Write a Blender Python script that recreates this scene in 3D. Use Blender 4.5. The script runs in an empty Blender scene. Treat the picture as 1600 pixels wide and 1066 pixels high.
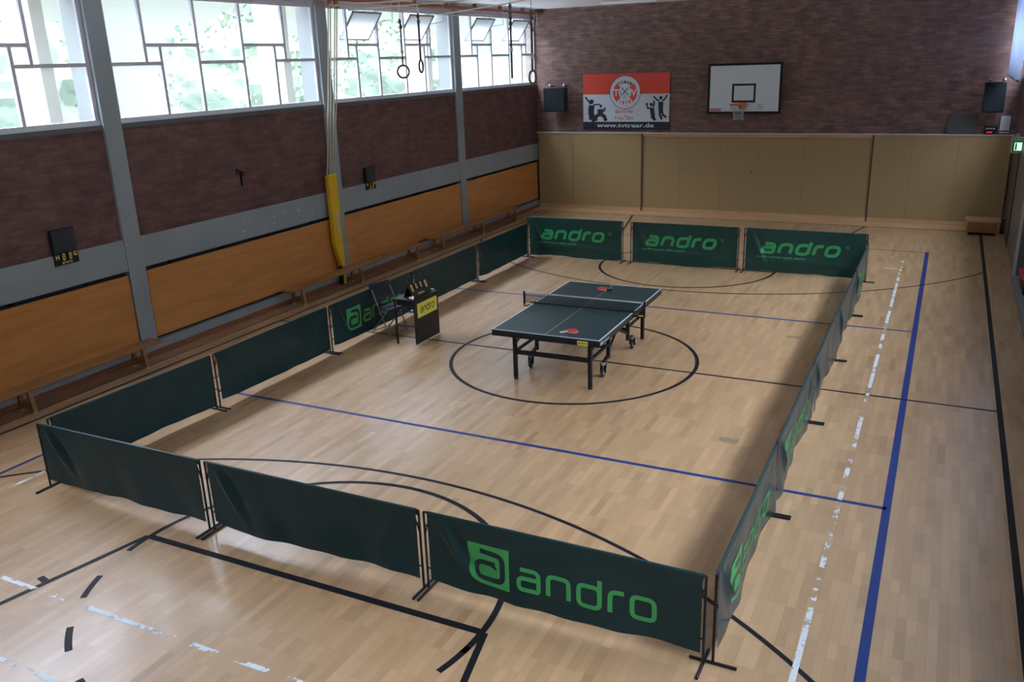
import bpy, math, random
from mathutils import Vector, Matrix, noise as mnoise
PI = math.pi
random.seed(7)
C = bpy.context.scene.collection
SC = bpy.context.scene

# ------------------------------------------------------------ camera, sky, exposure
cam_d = bpy.data.cameras.new('camera'); cam = bpy.data.objects.new('camera', cam_d); C.objects.link(cam)
cam.location = (4.563, -10.961, 4.157); cam.rotation_euler = (1.2548, 0.03285, 0.45773)
cam_d.sensor_width = 36; cam_d.lens = 1344.5/1600*36; cam_d.clip_start = 0.05; cam_d.clip_end = 300
SC.camera = cam
SC.view_settings.view_transform = 'Standard'; SC.view_settings.look = 'None'
SC.view_settings.exposure = 0.22; SC.view_settings.gamma = 1.0; SC.view_settings.use_curve_mapping = False

SKY_LOW, SKY_HIGH = 0.92, 27.0
def make_world():
    w = bpy.data.worlds.new('sky'); SC.world = w; w.use_nodes = True
    nt = w.node_tree; nt.nodes.clear(); N = nt.nodes.new; L = nt.links.new
    out = N('ShaderNodeOutputWorld'); bg = N('ShaderNodeBackground'); L(bg.outputs[0], out.inputs[0])
    tc = N('ShaderNodeTexCoord'); sp = N('ShaderNodeSeparateXYZ'); L(tc.outputs['Generated'], sp.inputs[0])
    up = N('ShaderNodeMapRange'); up.interpolation_type = 'SMOOTHSTEP'
    up.inputs[1].default_value = 0.30; up.inputs[2].default_value = 0.80
    up.inputs[3].default_value = SKY_LOW; up.inputs[4].default_value = SKY_HIGH
    L(sp.outputs['Z'], up.inputs[0])
    side = N('ShaderNodeMapRange'); side.inputs[1].default_value = -1; side.inputs[2].default_value = 1
    side.inputs[3].default_value = 0.80; side.inputs[4].default_value = 1.30; L(sp.outputs['X'], side.inputs[0])
    mul = N('ShaderNodeMath'); mul.operation = 'MULTIPLY'; L(up.outputs[0], mul.inputs[0]); L(side.outputs[0], mul.inputs[1])
    L(mul.outputs[0], bg.inputs[1])
    cr = N('ShaderNodeValToRGB'); L(sp.outputs['Z'], cr.inputs[0])
    cr.color_ramp.elements[0].position = 0.05; cr.color_ramp.elements[0].color = (0.90, 1.03, 0.99, 1)
    cr.color_ramp.elements[1].position = 0.35; cr.color_ramp.elements[1].color = (0.86, 0.965, 1.22, 1)
    L(cr.outputs[0], bg.inputs[0])
    w.cycles.sampling_method = 'MANUAL'; w.cycles.sample_map_resolution = 512
make_world()

ZC = 5.46                       # ceiling height
YF, YB = 12.30, -12.40          # far and back wall
XL, XR = -6.12, 5.93            # side walls
ZS, ZH = 3.47, 5.26             # window sill and head
PIL = [-12.10, -7.15, -2.20, 2.75, 7.78]
def portal(x, y0, y1, sgn):
    l = bpy.data.lights.new('window_daylight', 'AREA'); l.shape = 'RECTANGLE'; l.size = y1-y0; l.size_y = ZH-ZS
    l.cycles.is_portal = True
    o = bpy.data.objects.new('window_daylight', l); C.objects.link(o)
    o.location = (x, (y0+y1)/2, (ZS+ZH)/2)
    o.rotation_euler = (PI/2, 0, -PI/2*sgn)
for a, b in zip(PIL, PIL[1:]+[YF]):
    portal(XL-0.02, a+.15, min(b-.15, YF), -1)
    portal(XR+0.02, a+.15, min(b-.15, YF), 1)

# ------------------------------------------------------------ materials
MATS = {}
def mat(name, col, rough=0.6, metal=0.0, noise=0.0, nscale=8.0, coat=0.0, bump=0.0, bscale=60.0, spec=0.5, emit=None, sheen=0.0, stretch=(1, 1, 1)):
    if name in MATS: return MATS[name]
    m = bpy.data.materials.new(name); m.use_nodes = True; nt = m.node_tree; b = nt.nodes['Principled BSDF']
    b.inputs['Base Color'].default_value = (*col, 1); b.inputs['Roughness'].default_value = rough
    b.inputs['Metallic'].default_value = metal; b.inputs['Specular IOR Level'].default_value = spec
    b.inputs['Coat Weight'].default_value = coat
    N = nt.nodes.new; L = nt.links.new
    tc = N('ShaderNodeTexCoord'); mp = N('ShaderNodeMapping'); mp.inputs['Scale'].default_value = stretch; L(tc.outputs['Object'], mp.inputs[0])
    if noise > 0:
        n = N('ShaderNodeTexNoise'); n.inputs['Scale'].default_value = nscale; n.inputs['Detail'].default_value = 5; L(mp.outputs[0], n.inputs['Vector'])
        cr = N('ShaderNodeValToRGB'); cr.color_ramp.elements[0].position = .3; cr.color_ramp.elements[1].position = .7
        cr.color_ramp.elements[0].color = (*[c*(1-noise) for c in col], 1); cr.color_ramp.elements[1].color = (*[min(1, c*(1+noise)) for c in col], 1)
        L(n.outputs['Fac'], cr.inputs[0]); L(cr.outputs[0], b.inputs['Base Color'])
    if bump > 0:
        n2 = N('ShaderNodeTexNoise'); n2.inputs['Scale'].default_value = bscale; L(mp.outputs[0], n2.inputs['Vector'])
        bp = N('ShaderNodeBump'); bp.inputs['Strength'].default_value = bump; bp.inputs['Distance'].default_value = .01
        L(n2.outputs['Fac'], bp.inputs['Height']); L(bp.outputs[0], b.inputs['Normal'])
    if emit:
        b.inputs['Emission Color'].default_value = (*emit[0], 1); b.inputs['Emission Strength'].default_value = emit[1]
    MATS[name] = m; return m

def parquet():
    m = bpy.data.materials.new('parquet'); m.use_nodes = True; nt = m.node_tree; b = nt.nodes['Principled BSDF']
    N = nt.nodes.new; L = nt.links.new
    tc = N('ShaderNodeTexCoord'); sp = N('ShaderNodeSeparateXYZ'); L(tc.outputs['Object'], sp.inputs[0])
    cb = N('ShaderNodeCombineXYZ'); L(sp.outputs['Y'], cb.inputs['X']); L(sp.outputs['X'], cb.inputs['Y'])
    def brick(c1, c2, mo, ms):
        br = N('ShaderNodeTexBrick'); L(cb.outputs[0], br.inputs['Vector']); br.inputs['Scale'].default_value = 1
        br.inputs['Brick Width'].default_value = .52; br.inputs['Row Height'].default_value = .072; br.offset = .37; br.offset_frequency = 2
        br.inputs['Mortar Size'].default_value = ms; br.inputs['Mortar Smooth'].default_value = .3; br.inputs['Bias'].default_value = 0
        br.inputs['Color1'].default_value = c1; br.inputs['Color2'].default_value = c2; br.inputs['Mortar'].default_value = mo
        return br
    br = brick((.455, .290, .152, 1), (.385, .240, .120, 1), (.25, .16, .09, 1), .0009)
    # a few darker strips, picked per strip by a second, offset lookup
    wn = N('ShaderNodeTexWhiteNoise'); wn.noise_dimensions = '2D'
    def m_(op, a, v=None, w=None):
        x = N('ShaderNodeMath'); x.operation = op
        if hasattr(a, 'links'): L(a, x.inputs[0])
        else: x.inputs[0].default_value = a
        if v is not None:
            if hasattr(v, 'links'): L(v, x.inputs[1])
            else: x.inputs[1].default_value = v
        return x.outputs[0]
    row = m_('FLOOR', m_('DIVIDE', sp.outputs['X'], .072))
    off = m_('MULTIPLY', m_('FLOORED_MODULO', row, 2.0), .37*.52)
    colm = m_('FLOOR', m_('DIVIDE', m_('ADD', sp.outputs['Y'], off), .52))
    c2 = N('ShaderNodeCombineXYZ'); L(row, c2.inputs[0]); L(colm, c2.inputs[1]); L(c2.outputs[0], wn.inputs['Vector'])
    cr = N('ShaderNodeValToRGB'); L(wn.outputs['Value'], cr.inputs[0])
    cr.color_ramp.elements[0].position = 0; cr.color_ramp.elements[0].color = (.80, .77, .74, 1)
    cr.color_ramp.elements[1].position = .12; cr.color_ramp.elements[1].color = (.93, .93, .93, 1)
    e = cr.color_ramp.elements.new(1.0); e.color = (1.07, 1.07, 1.07, 1)
    gr = N('ShaderNodeTexNoise'); gm = N('ShaderNodeMapping'); gm.inputs['Scale'].default_value = (40, 1.5, 1); L(tc.outputs['Object'], gm.inputs[0]); L(gm.outputs[0], gr.inputs['Vector'])
    gr.inputs['Scale'].default_value = 1.6; gr.inputs['Detail'].default_value = 4
    g2 = N('ShaderNodeMapRange'); g2.inputs[3].default_value = .93; g2.inputs[4].default_value = 1.07; L(gr.outputs['Fac'], g2.inputs[0])
    mx = N('ShaderNodeMixRGB'); mx.blend_type = 'MULTIPLY'; mx.inputs[0].default_value = 1; L(br.outputs['Color'], mx.inputs[1]); L(cr.outputs[0], mx.inputs[2])
    mx2 = N('ShaderNodeMixRGB'); mx2.blend_type = 'MULTIPLY'; mx2.inputs[0].default_value = 1; L(mx.outputs[0], mx2.inputs[1]); L(g2.outputs[0], mx2.inputs[2])
    L(mx2.outputs[0], b.inputs['Base Color'])
    b.inputs['Roughness'].default_value = .36; b.inputs['Specular IOR Level'].default_value = .45
    b.inputs['Coat Weight'].default_value = .40; b.inputs['Coat Roughness'].default_value = .17
    return m

def brickwork(name, axis, c1, c2, mo, bw=.245, rh=.073, ms=.006):
    m = bpy.data.materials.new(name); m.use_nodes = True; nt = m.node_tree; b = nt.nodes['Principled BSDF']
    N = nt.nodes.new; L = nt.links.new
    tc = N('ShaderNodeTexCoord'); sp = N('ShaderNodeSeparateXYZ'); L(tc.outputs['Object'], sp.inputs[0])
    cb = N('ShaderNodeCombineXYZ'); L(sp.outputs[axis], cb.inputs['X']); L(sp.outputs['Z'], cb.inputs['Y'])
    br = N('ShaderNodeTexBrick'); L(cb.outputs[0], br.inputs['Vector']); br.inputs['Scale'].default_value = 1
    br.inputs['Brick Width'].default_value = bw; br.inputs['Row Height'].default_value = rh; br.inputs['Mortar Size'].default_value = ms
    br.inputs['Mortar Smooth'].default_value = .2
    br.inputs['Color1'].default_value = (*c1, 1); br.inputs['Color2'].default_value = (*c2, 1); br.inputs['Mortar'].default_value = (*mo, 1)
    n = N('ShaderNodeTexNoise'); n.inputs['Scale'].default_value = 3.5; n.inputs['Detail'].default_value = 6; L(tc.outputs['Object'], n.inputs['Vector'])
    g = N('ShaderNodeMapRange'); g.inputs[1].default_value = .3; g.inputs[2].default_value = .7; g.inputs[3].default_value = .78; g.inputs[4].default_value = 1.25; L(n.outputs['Fac'], g.inputs[0])
    n3 = N('ShaderNodeTexNoise'); n3.inputs['Scale'].default_value = 1.0; n3.inputs['Detail'].default_value = 3
    mp = N('ShaderNodeMapping'); mp.inputs['Scale'].default_value = (3, 3, 13); L(tc.outputs['Object'], mp.inputs[0]); L(mp.outputs[0], n3.inputs['Vector'])
    g3 = N('ShaderNodeMapRange'); g3.inputs[1].default_value = .3; g3.inputs[2].default_value = .7; g3.inputs[3].default_value = .8; g3.inputs[4].default_value = 1.25; L(n3.outputs['Fac'], g3.inputs[0])
    mx = N('ShaderNodeMixRGB'); mx.blend_type = 'MULTIPLY'; mx.inputs[0].default_value = 1; L(br.outputs['Color'], mx.inputs[1]); L(g.outputs[0], mx.inputs[2])
    mx2 = N('ShaderNodeMixRGB'); mx2.blend_type = 'MULTIPLY'; mx2.inputs[0].default_value = 1; L(mx.outputs[0], mx2.inputs[1]); L(g3.outputs[0], mx2.inputs[2])
    L(mx2.outputs[0], b.inputs['Base Color'])
    bp = N('ShaderNodeBump'); bp.inputs['Strength'].default_value = .5; bp.inputs['Distance'].default_value = .006; bp.invert = True
    L(br.outputs['Fac'], bp.inputs['Height']); L(bp.outputs[0], b.inputs['Normal'])
    b.inputs['Roughness'].default_value = .55; b.inputs['Specular IOR Level'].default_value = .4
    return m

def worn_white():
    m = bpy.data.materials.new('worn_white_line'); m.use_nodes = True; nt = m.node_tree; b = nt.nodes['Principled BSDF']
    N = nt.nodes.new; L = nt.links.new
    b.inputs['Base Color'].default_value = (.62, .66, .68, 1); b.inputs['Roughness'].default_value = .45
    tc = N('ShaderNodeTexCoord')
    n = N('ShaderNodeTexNoise'); n.inputs['Scale'].default_value = 3.6; n.inputs['Detail'].default_value = 10; n.inputs['Roughness'].default_value = .75; L(tc.outputs['Object'], n.inputs['Vector'])
    cr = N('ShaderNodeValToRGB'); cr.color_ramp.elements[0].position = .485; cr.color_ramp.elements[1].position = .515; L(n.outputs['Fac'], cr.inputs[0])
    tr = N('ShaderNodeBsdfTransparent'); mx = N('ShaderNodeMixShader'); L(cr.outputs[0], mx.inputs[0]); L(tr.outputs[0], mx.inputs[1]); L(b.outputs[0], mx.inputs[2])
    L(mx.outputs[0], nt.nodes['Material Output'].inputs[0]); return m

def frosted():
    m = bpy.data.materials.new('frosted_glass'); m.use_nodes = True; nt = m.node_tree; nt.nodes.clear(); N = nt.nodes.new; L = nt.links.new
    out = N('ShaderNodeOutputMaterial'); tr = N('ShaderNodeBsdfTransparent'); tl = N('ShaderNodeBsdfTranslucent')
    tr.inputs[0].default_value = (.95, .96, .955, 1); tl.inputs[0].default_value = (.47, .56, .49, 1)
    mx = N('ShaderNodeMixShader'); mx.inputs[0].default_value = .14; L(tr.outputs[0], mx.inputs[1]); L(tl.outputs[0], mx.inputs[2])
    gl = N('ShaderNodeBsdfGlossy'); gl.inputs['Roughness'].default_value = .15; gl.inputs[0].default_value = (.9, .9, .9, 1)
    mx2 = N('ShaderNodeMixShader'); mx2.inputs[0].default_value = .04; L(mx.outputs[0], mx2.inputs[1]); L(gl.outputs[0], mx2.inputs[2])
    L(mx2.outputs[0], out.inputs[0]); return m

def woodgrain(name, ca, cb_, axis='Y', rough=.45, scale=1.0, coat=.1):
    m = bpy.data.materials.new(name); m.use_nodes = True; nt = m.node_tree; b = nt.nodes['Principled BSDF']
    N = nt.nodes.new; L = nt.links.new
    tc = N('ShaderNodeTexCoord'); mp = N('ShaderNodeMapping')
    s = {'X': (1, 9, 9), 'Y': (9, 1, 9), 'Z': (9, 9, 1)}[axis]; mp.inputs['Scale'].default_value = [v*scale for v in s]
    L(tc.outputs['Object'], mp.inputs[0]); n = N('ShaderNodeTexNoise'); n.inputs['Scale'].default_value = 1.1; n.inputs['Detail'].default_value = 7; n.inputs['Distortion'].default_value = .6
    L(mp.outputs[0], n.inputs['Vector']); cr = N('ShaderNodeValToRGB'); cr.color_ramp.elements[0].position = .3; cr.color_ramp.elements[1].position = .72
    cr.color_ramp.elements[0].color = (*ca, 1); cr.color_ramp.elements[1].color = (*cb_, 1); L(n.outputs['Fac'], cr.inputs[0]); L(cr.outputs[0], b.inputs['Base Color'])
    b.inputs['Roughness'].default_value = rough; b.inputs['Coat Weight'].default_value = coat; b.inputs['Coat Roughness'].default_value = .3
    return m

M_floor = parquet()
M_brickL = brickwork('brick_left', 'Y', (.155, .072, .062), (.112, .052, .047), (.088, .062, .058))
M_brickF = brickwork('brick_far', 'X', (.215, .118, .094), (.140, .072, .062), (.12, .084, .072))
M_conc = mat('grey_painted_concrete', (.285, .318, .335), .6, noise=.06, nscale=2, bump=.15, bscale=40)
M_concout = mat('outside_concrete', (.55, .46, .36), .8, noise=.08, nscale=3)
M_ceil = mat('white_ceiling', (.80, .79, .79), .8)
M_dark = mat('dark_void', (.012, .015, .025), .7)
M_woodp = woodgrain('orange_plywood', (.49, .190, .048), (.62, .270, .075), 'Y', .38, coat=.2)
M_bench = woodgrain('bench_wood', (.24, .105, .032), (.35, .165, .055), 'Y', .4)
M_skirt = woodgrain('skirting_wood', (.20, .075, .035), (.28, .115, .05), 'Y', .5)
M_rail = woodgrain('rail_wood', (.47, .27, .125), (.60, .38, .19), 'X', .5)
M_part = mat('chipboard_partition', (.34, .235, .105), .65, noise=.13, nscale=60, bump=.1, bscale=200)
M_black = mat('black_metal', (.011, .011, .013), .45, spec=.3)
M_blackline = mat('black_line_paint', (.010, .010, .014), .5, spec=.15)
M_blueline = mat('blue_line_paint', (.010, .034, .17), .4, spec=.22)
M_navyline = mat('faded_navy_line', (.03, .032, .06), .4, spec=.2)
M_white = worn_white()
M_whitel = mat('white_line_paint', (.6, .62, .62), .4)
M_frame = mat('window_frame_paint', (.54, .53, .58), .5)
M_sill = mat('window_sill_paint', (.66, .70, .74), .5)
M_glass = frosted()
M_cloth = mat('green_barrier_cloth', (.0105, .036, .040), .31, bump=.15, bscale=6, noise=.10, nscale=2.5, spec=.24)
M_clothfar = mat('bright_green_barrier_cloth', (.009, .046, .038), .40, spec=.36, bump=.1, bscale=7, noise=.1, nscale=2.5)
M_print = mat('green_print', (.055, .37, .11), .45, spec=.3)
M_printfar = mat('green_print_bold', (.030, .30, .10), .45)
M_yellow = mat('yellow_pad_vinyl', (.70, .42, .012), .45, noise=.05, nscale=6)
M_sign = mat('yellow_sign', (.72, .66, .085), .45)
M_num = mat('yellow_numbers', (.80, .60, .12), .5)
M_table = mat('green_table_top', (.010, .038, .040), .34, bump=.02, spec=.35)
M_tline = mat('white_table_line', (.62, .66, .68), .45)
M_apron = mat('table_apron', (.010, .013, .018), .45, spec=.3)
M_blackmat = mat('black_laminate', (.015, .013, .013), .5, spec=.3, noise=.1, nscale=4)
M_steel = mat('grey_steel', (.42, .43, .45), .35, metal=.7)
M_rubber = mat('black_rubber', (.015, .015, .015), .7)
M_red = mat('red_rubber', (.55, .030, .025), .5)
M_ball = mat('white_celluloid', (.85, .85, .82), .35)
M_wood = woodgrain('paddle_wood', (.55, .36, .18), (.68, .48, .27), 'Y', .5)
M_rope = mat('cream_rope', (.52, .47, .36), .8, bump=.3, bscale=200)
M_rust = mat('rust_painted_pipe', (.30, .10, .06), .6, noise=.15, nscale=5)
M_ring = mat('dark_ring_wood', (.13, .095, .08), .5)
M_strap = mat('ring_strap', (.06, .06, .075), .7)
M_wb = mat('white_backboard', (.60, .66, .70), .45)
M_orange = mat('orange_rim', (.75, .10, .03), .4)
M_net = mat('white_net_cord', (.42, .44, .45), .7)
M_bred = mat('banner_red', (.70, .050, .020), .42, bump=.1, bscale=3)
M_bwhite = mat('banner_white', (.56, .62, .68), .42, bump=.1, bscale=3)
M_bblack = mat('banner_black', (.014, .018, .025), .45)
M_bnavy = mat('banner_navy', (.03, .06, .16), .5)
M_spk = mat('speaker_grille', (.009, .015, .018), .7, bump=.3, bscale=300, spec=.2)
M_curtain = mat('white_curtain', (.72, .78, .92), .8)
M_doorg = mat('grey_door', (.16, .15, .145), .5, noise=.08, nscale=2)
M_doorb = mat('dark_brown_wall', (.10, .07, .055), .55, noise=.15, nscale=2)
M_leaf = mat('tree_leaves', (.10, .150, .078), .7, noise=.25, nscale=5)
M_bark = mat('tree_bark', (.16, .12, .09), .9, noise=.2, nscale=6)
M_milky = mat('milky_glass', (.80, .82, .82), .35)
def milky():
    nt = M_milky.node_tree; N = nt.nodes.new; L = nt.links.new; b = nt.nodes['Principled BSDF']; tl = N('ShaderNodeBsdfTranslucent'); tl.inputs[0].default_value = (.55, .60, .58, 1)
    mx = N('ShaderNodeMixShader'); mx.inputs[0].default_value = .45; L(b.outputs[0], mx.inputs[1]); L(tl.outputs[0], mx.inputs[2]); L(mx.outputs[0], nt.nodes['Material Output'].inputs[0])
milky()
M_grass = mat('outside_paving', (.24, .25, .24), .9, noise=.2, nscale=2)
M_exit = mat('exit_sign_face', (.55, .85, .62), .4, emit=((.62, 1.0, .72), .9))
M_exitg = mat('exit_sign_green', (.02, .30, .10), .5)
M_paper = mat('white_paper', (.55, .57, .60), .7)
M_led = mat('red_led', (.5, .01, .01), .4, emit=((1, .02, .03), 1.2))
M_spanel = mat('dark_grey_board', (.065, .065, .062), .6, noise=.1, nscale=3)

# ------------------------------------------------------------ mesh helpers
class MB:
    def __init__(s): s.v = []; s.f = []; s.m = []; s.sm = []; s.mats = []
    def mi(s, m):
        if m not in s.mats: s.mats.append(m)
        return s.mats.index(m)
    def add(s, vs, fs, m, smooth=False):
        k = len(s.v); s.v += [tuple(v) for v in vs]; i = s.mi(m)
        for f in fs: s.f.append([k+j for j in f]); s.m.append(i); s.sm.append(smooth)
    def box(s, a, b, m, mtx=None):
        x0, y0, z0 = a; x1, y1, z1 = b
        vs = [Vector(p) for p in ((x0, y0, z0), (x1, y0, z0), (x1, y1, z0), (x0, y1, z0), (x0, y0, z1), (x1, y0, z1), (x1, y1, z1), (x0, y1, z1))]
        if mtx: vs = [mtx @ v for v in vs]
        s.add(vs, [(0, 3, 2, 1), (4, 5, 6, 7), (0, 1, 5, 4), (1, 2, 6, 5), (2, 3, 7, 6), (3, 0, 4, 7)], m)
    def bar(s, p0, p1, w, h, m, up=(0, 0, 1)):
        p0, p1 = Vector(p0), Vector(p1); d = (p1-p0).normalized(); u = Vector(up)
        if abs(d.dot(u)) > .98: u = Vector((1, 0, 0))
        r = d.cross(u).normalized(); u = r.cross(d)
        vs = []
        for p in (p0, p1):
            for a, b in ((-1, -1), (1, -1), (1, 1), (-1, 1)): vs.append(p+r*a*w/2+u*b*h/2)
        s.add(vs, [(3, 2, 1, 0), (4, 5, 6, 7), (0, 1, 5, 4), (1, 2, 6, 5), (2, 3, 7, 6), (3, 0, 4, 7)], m)
    def tube(s, path, r, m, seg=10, closed=False, caps=True):
        P = [Vector(p) for p in path]; n = len(P); rs = r if isinstance(r, (list, tuple)) else [r]*n
        vs = []; prev = None
        for i, p in enumerate(P):
            a = P[i-1] if (i > 0 or closed) else p; b = P[(i+1) % n] if (i < n-1 or closed) else p
            d = (b-a); d = d.normalized() if d.length > 1e-9 else Vector((0, 0, 1))
            u = prev if prev is not None else (Vector((0, 0, 1)) if abs(d.z) < .9 else Vector((1, 0, 0)))
            u = (u-d*u.dot(d)); u = u.normalized() if u.length > 1e-6 else d.orthogonal().normalized(); prev = u; w = d.cross(u)
            for k in range(seg):
                t = 2*PI*k/seg; vs.append(p+(u*math.cos(t)+w*math.sin(t))*rs[i])
        fs = []
        for i in range(n if closed else n-1):
            for k in range(seg):
                a = i*seg+k; b = i*seg+(k+1) % seg; c = ((i+1) % n)*seg+(k+1) % seg; d = ((i+1) % n)*seg+k
                fs.append((a, b, c, d))
        s.add(vs, fs, m, True)
        if caps and not closed: s.add(vs[:seg], [tuple(range(seg))[::-1]], m); s.add(vs[-seg:], [tuple(range(seg))], m)
    def lathe(s, prof, m, c=(0, 0, 0), seg=24, mtx=None):
        vs = []; n = len(prof)
        for r, z in prof:
            for k in range(seg):
                t = 2*PI*k/seg; v = Vector((r*math.cos(t), r*math.sin(t), z))
                vs.append((mtx @ v if mtx else v)+Vector(c))
        s.add(vs, [(i*seg+k, i*seg+(k+1) % seg, (i+1)*seg+(k+1) % seg, (i+1)*seg+k) for i in range(n-1) for k in range(seg)], m, True)
    def build(s, name, parent=None, smooth_angle=40):
        me = bpy.data.meshes.new(name); me.from_pydata(s.v, [], s.f)
        for m in s.mats: me.materials.append(m)
        me.polygons.foreach_set('material_index', s.m); me.polygons.foreach_set('use_smooth', s.sm); me.update()
        if any(s.sm): me.set_sharp_from_angle(angle=math.radians(smooth_angle))
        o = bpy.data.objects.new(name, me); C.objects.link(o)
        if parent: o.parent = parent
        return o
def bevel(o, w=.004, seg=2):
    b = o.modifiers.new('bevel', 'BEVEL'); b.width = w; b.segments = seg; b.limit_method = 'ANGLE'; return o
def tag(o, label, cat, group=None, kind=None):
    if label: o['label'] = label
    if cat: o['category'] = cat
    if group: o['group'] = group
    if kind: o['kind'] = kind
    return o
def struct(o): o['kind'] = 'structure'; return o
def empty(name, label, cat, loc=(0, 0, 0), rz=0, group=None):
    o = bpy.data.objects.new(name, None); C.objects.link(o); o.empty_display_size = .1
    o.location = loc; o.rotation_euler = (0, 0, rz); return tag(o, label, cat, group)
def copy_tree(o, parent=None):
    c = o.copy(); C.objects.link(c)
    if parent: c.parent = parent
    for ch in list(o.children): copy_tree(ch, c)
    return c

# 2-D drawing: ribbons of constant width with rounded corners, and text outlines
def rounded(pts, r, closed=False, n=5):
    P = [Vector(p) for p in pts]; out = []; N = len(P)
    for i, p in enumerate(P):
        if not closed and i in (0, N-1): out.append(p); continue
        a = P[i-1]; b = P[(i+1) % N]; da = (a-p); db = (b-p); rr = min(r, da.length*.49, db.length*.49)
        q0 = p+da.normalized()*rr; q1 = p+db.normalized()*rr
        for k in range(n+1):
            t = k/n; out.append(q0*(1-t)**2+p*2*t*(1-t)+q1*t*t)
    return out
def densify(P, step, closed=False):
    out = []; n = len(P)
    for i in range(n if closed else n-1):
        a, b = P[i], P[(i+1) % n]; k = max(1, int((b-a).length/step))
        for j in range(k): out.append(a.lerp(b, j/k))
    if not closed: out.append(P[-1])
    return out
def ribbon(pts, w, r=0.0, closed=False, step=1e9):
    P = rounded(pts, r, closed) if r > 0 else [Vector(p) for p in pts]
    if step < 1e8: P = densify(P, step, closed)
    n = len(P); L = []; R = []
    for i, p in enumerate(P):
        a = P[i-1] if (i > 0 or closed) else None; b = P[(i+1) % n] if (i < n-1 or closed) else None
        d1 = (p-a).normalized() if a is not None and (p-a).length > 1e-9 else None; d2 = (b-p).normalized() if b is not None and (b-p).length > 1e-9 else None
        d1 = d1 or d2; d2 = d2 or d1
        t = (d1+d2); t = t.normalized() if t.length > 1e-6 else d1; nn = Vector((-t.y, t.x)); c = max(.5, nn.dot(Vector((-d1.y, d1.x))))
        L.append(p+nn*w/2/c); R.append(p-nn*w/2/c)
    m = len(L); vs = L+R
    fs = [(i, m+i, m+(i+1) % m, (i+1) % m) for i in range(m if closed else m-1)]
    return vs, fs
# strokes of the geometric lower-case letters, x-height 1
GL = {'a': [([(.08, 1), (1, 1), (1, 0)], .28, False), ([(1, .57), (0, .57), (0, 0), (1, 0)], .24, False)],
      'n': [([(0, 0), (0, 1), (1, 1), (1, 0)], .28, False)],
      'd': [([(0, 0), (1, 0), (1, 1), (0, 1)], .28, True), ([(1, .1), (1, 1.40)], 0, False)],
      'r': [([(0, 0), (0, 1), (.62, 1)], .28, False)],
      'o': [([(0, 0), (1, 0), (1, 1), (0, 1)], .28, True)]}
GW = {'a': 1, 'n': 1, 'd': 1, 'r': .50, 'o': 1}
def wordmark(x, z, h, w, stroke, gap, shear=0.0, step=.05, rk=1.0):
    """the word andro in stroke letters; returns a list of (verts, faces)"""
    out = []; cx = x
    for ch in 'andro':
        for pts, r, cl in GL[ch]:
            P = [(cx+px*w+shear*pz*h, z+pz*h) for px, pz in pts]
            out.append(ribbon(P, stroke, r*h*rk, cl, step))
        cx += GW[ch]*w+gap+stroke
    return out, cx
def text2d(s, size, x=0, z=0, align='LEFT', shear=0, offset=0, sx=1.0):
    cu = bpy.data.curves.new('lettering', 'FONT'); cu.body = s; cu.size = size; cu.align_x = align; cu.shear = shear; cu.offset = offset; cu.resolution_u = 3
    o = bpy.data.objects.new('lettering', cu); C.objects.link(o); bpy.context.view_layer.update()
    me = o.evaluated_get(bpy.context.evaluated_depsgraph_get()).to_mesh()
    vs = [Vector((v.co.x*sx+x, v.co.y+z)) for v in me.vertices]; fs = [tuple(p.vertices) for p in me.polygons]
    bpy.data.objects.remove(o); bpy.data.curves.remove(cu); return vs, fs
def disc(cx, cz, r, n=32, r2=None, a0=0, a1=2*PI):
    if r2 is None:
        return [Vector((cx, cz))]+[Vector((cx+r*math.cos(a0+(a1-a0)*i/n), cz+r*math.sin(a0+(a1-a0)*i/n))) for i in range(n+1)], [(0, i+1, i+2) for i in range(n)]
    vs = []
    for i in range(n+1):
        t = a0+(a1-a0)*i/n; vs += [Vector((cx+r*math.cos(t), cz+r*math.sin(t))), Vector((cx+r2*math.cos(t), cz+r2*math.sin(t)))]
    return vs, [(2*i, 2*i+1, 2*i+3, 2*i+2) for i in range(n)]

# ------------------------------------------------------------ floor with its court markings
fl = MB()
fl.box((XL, YB, -.1), (6.45, YF, 0), M_floor)
def line(p0, p1, w, m, z=.0012):
    p0, p1 = Vector(p0), Vector(p1); d = (p1-p0).normalized(); n = Vector((-d.y, d.x))*w/2
    q = [p0-n, p1-n, p1+n, p0+n]; fl.add([(a.x, a.y, z) for a in q], [(0, 1, 2, 3)], m)
def arc(cx, cy, r, a0, a1, w, m, z=.0014, n=72):
    vs, fs = disc(cx, cy, r+w/2, n, r-w/2, a0, a1); fl.add([(v.x, v.y, z) for v in vs], [f[::-1] for f in fs], m)
W5 = .055
for sx in (-1, 1):
    line((sx*5.46, -11.5), (sx*5.46, 11.5), .06 if sx > 0 else .045, M_blackline)
    line((sx*4.42, -8.88), (sx*4.42, 8.88), .075 if sx > 0 else .05, M_blueline, .0010)
    line((sx*4.0, -7.85), (sx*4.0, 7.9), .045, M_white, .0018)
line((-5.46, 0), (5.46, 0), .045, M_blackline)
arc(0, 0, 1.775, 0, 2*PI, W5, M_blackline, .0016, 96)
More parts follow.
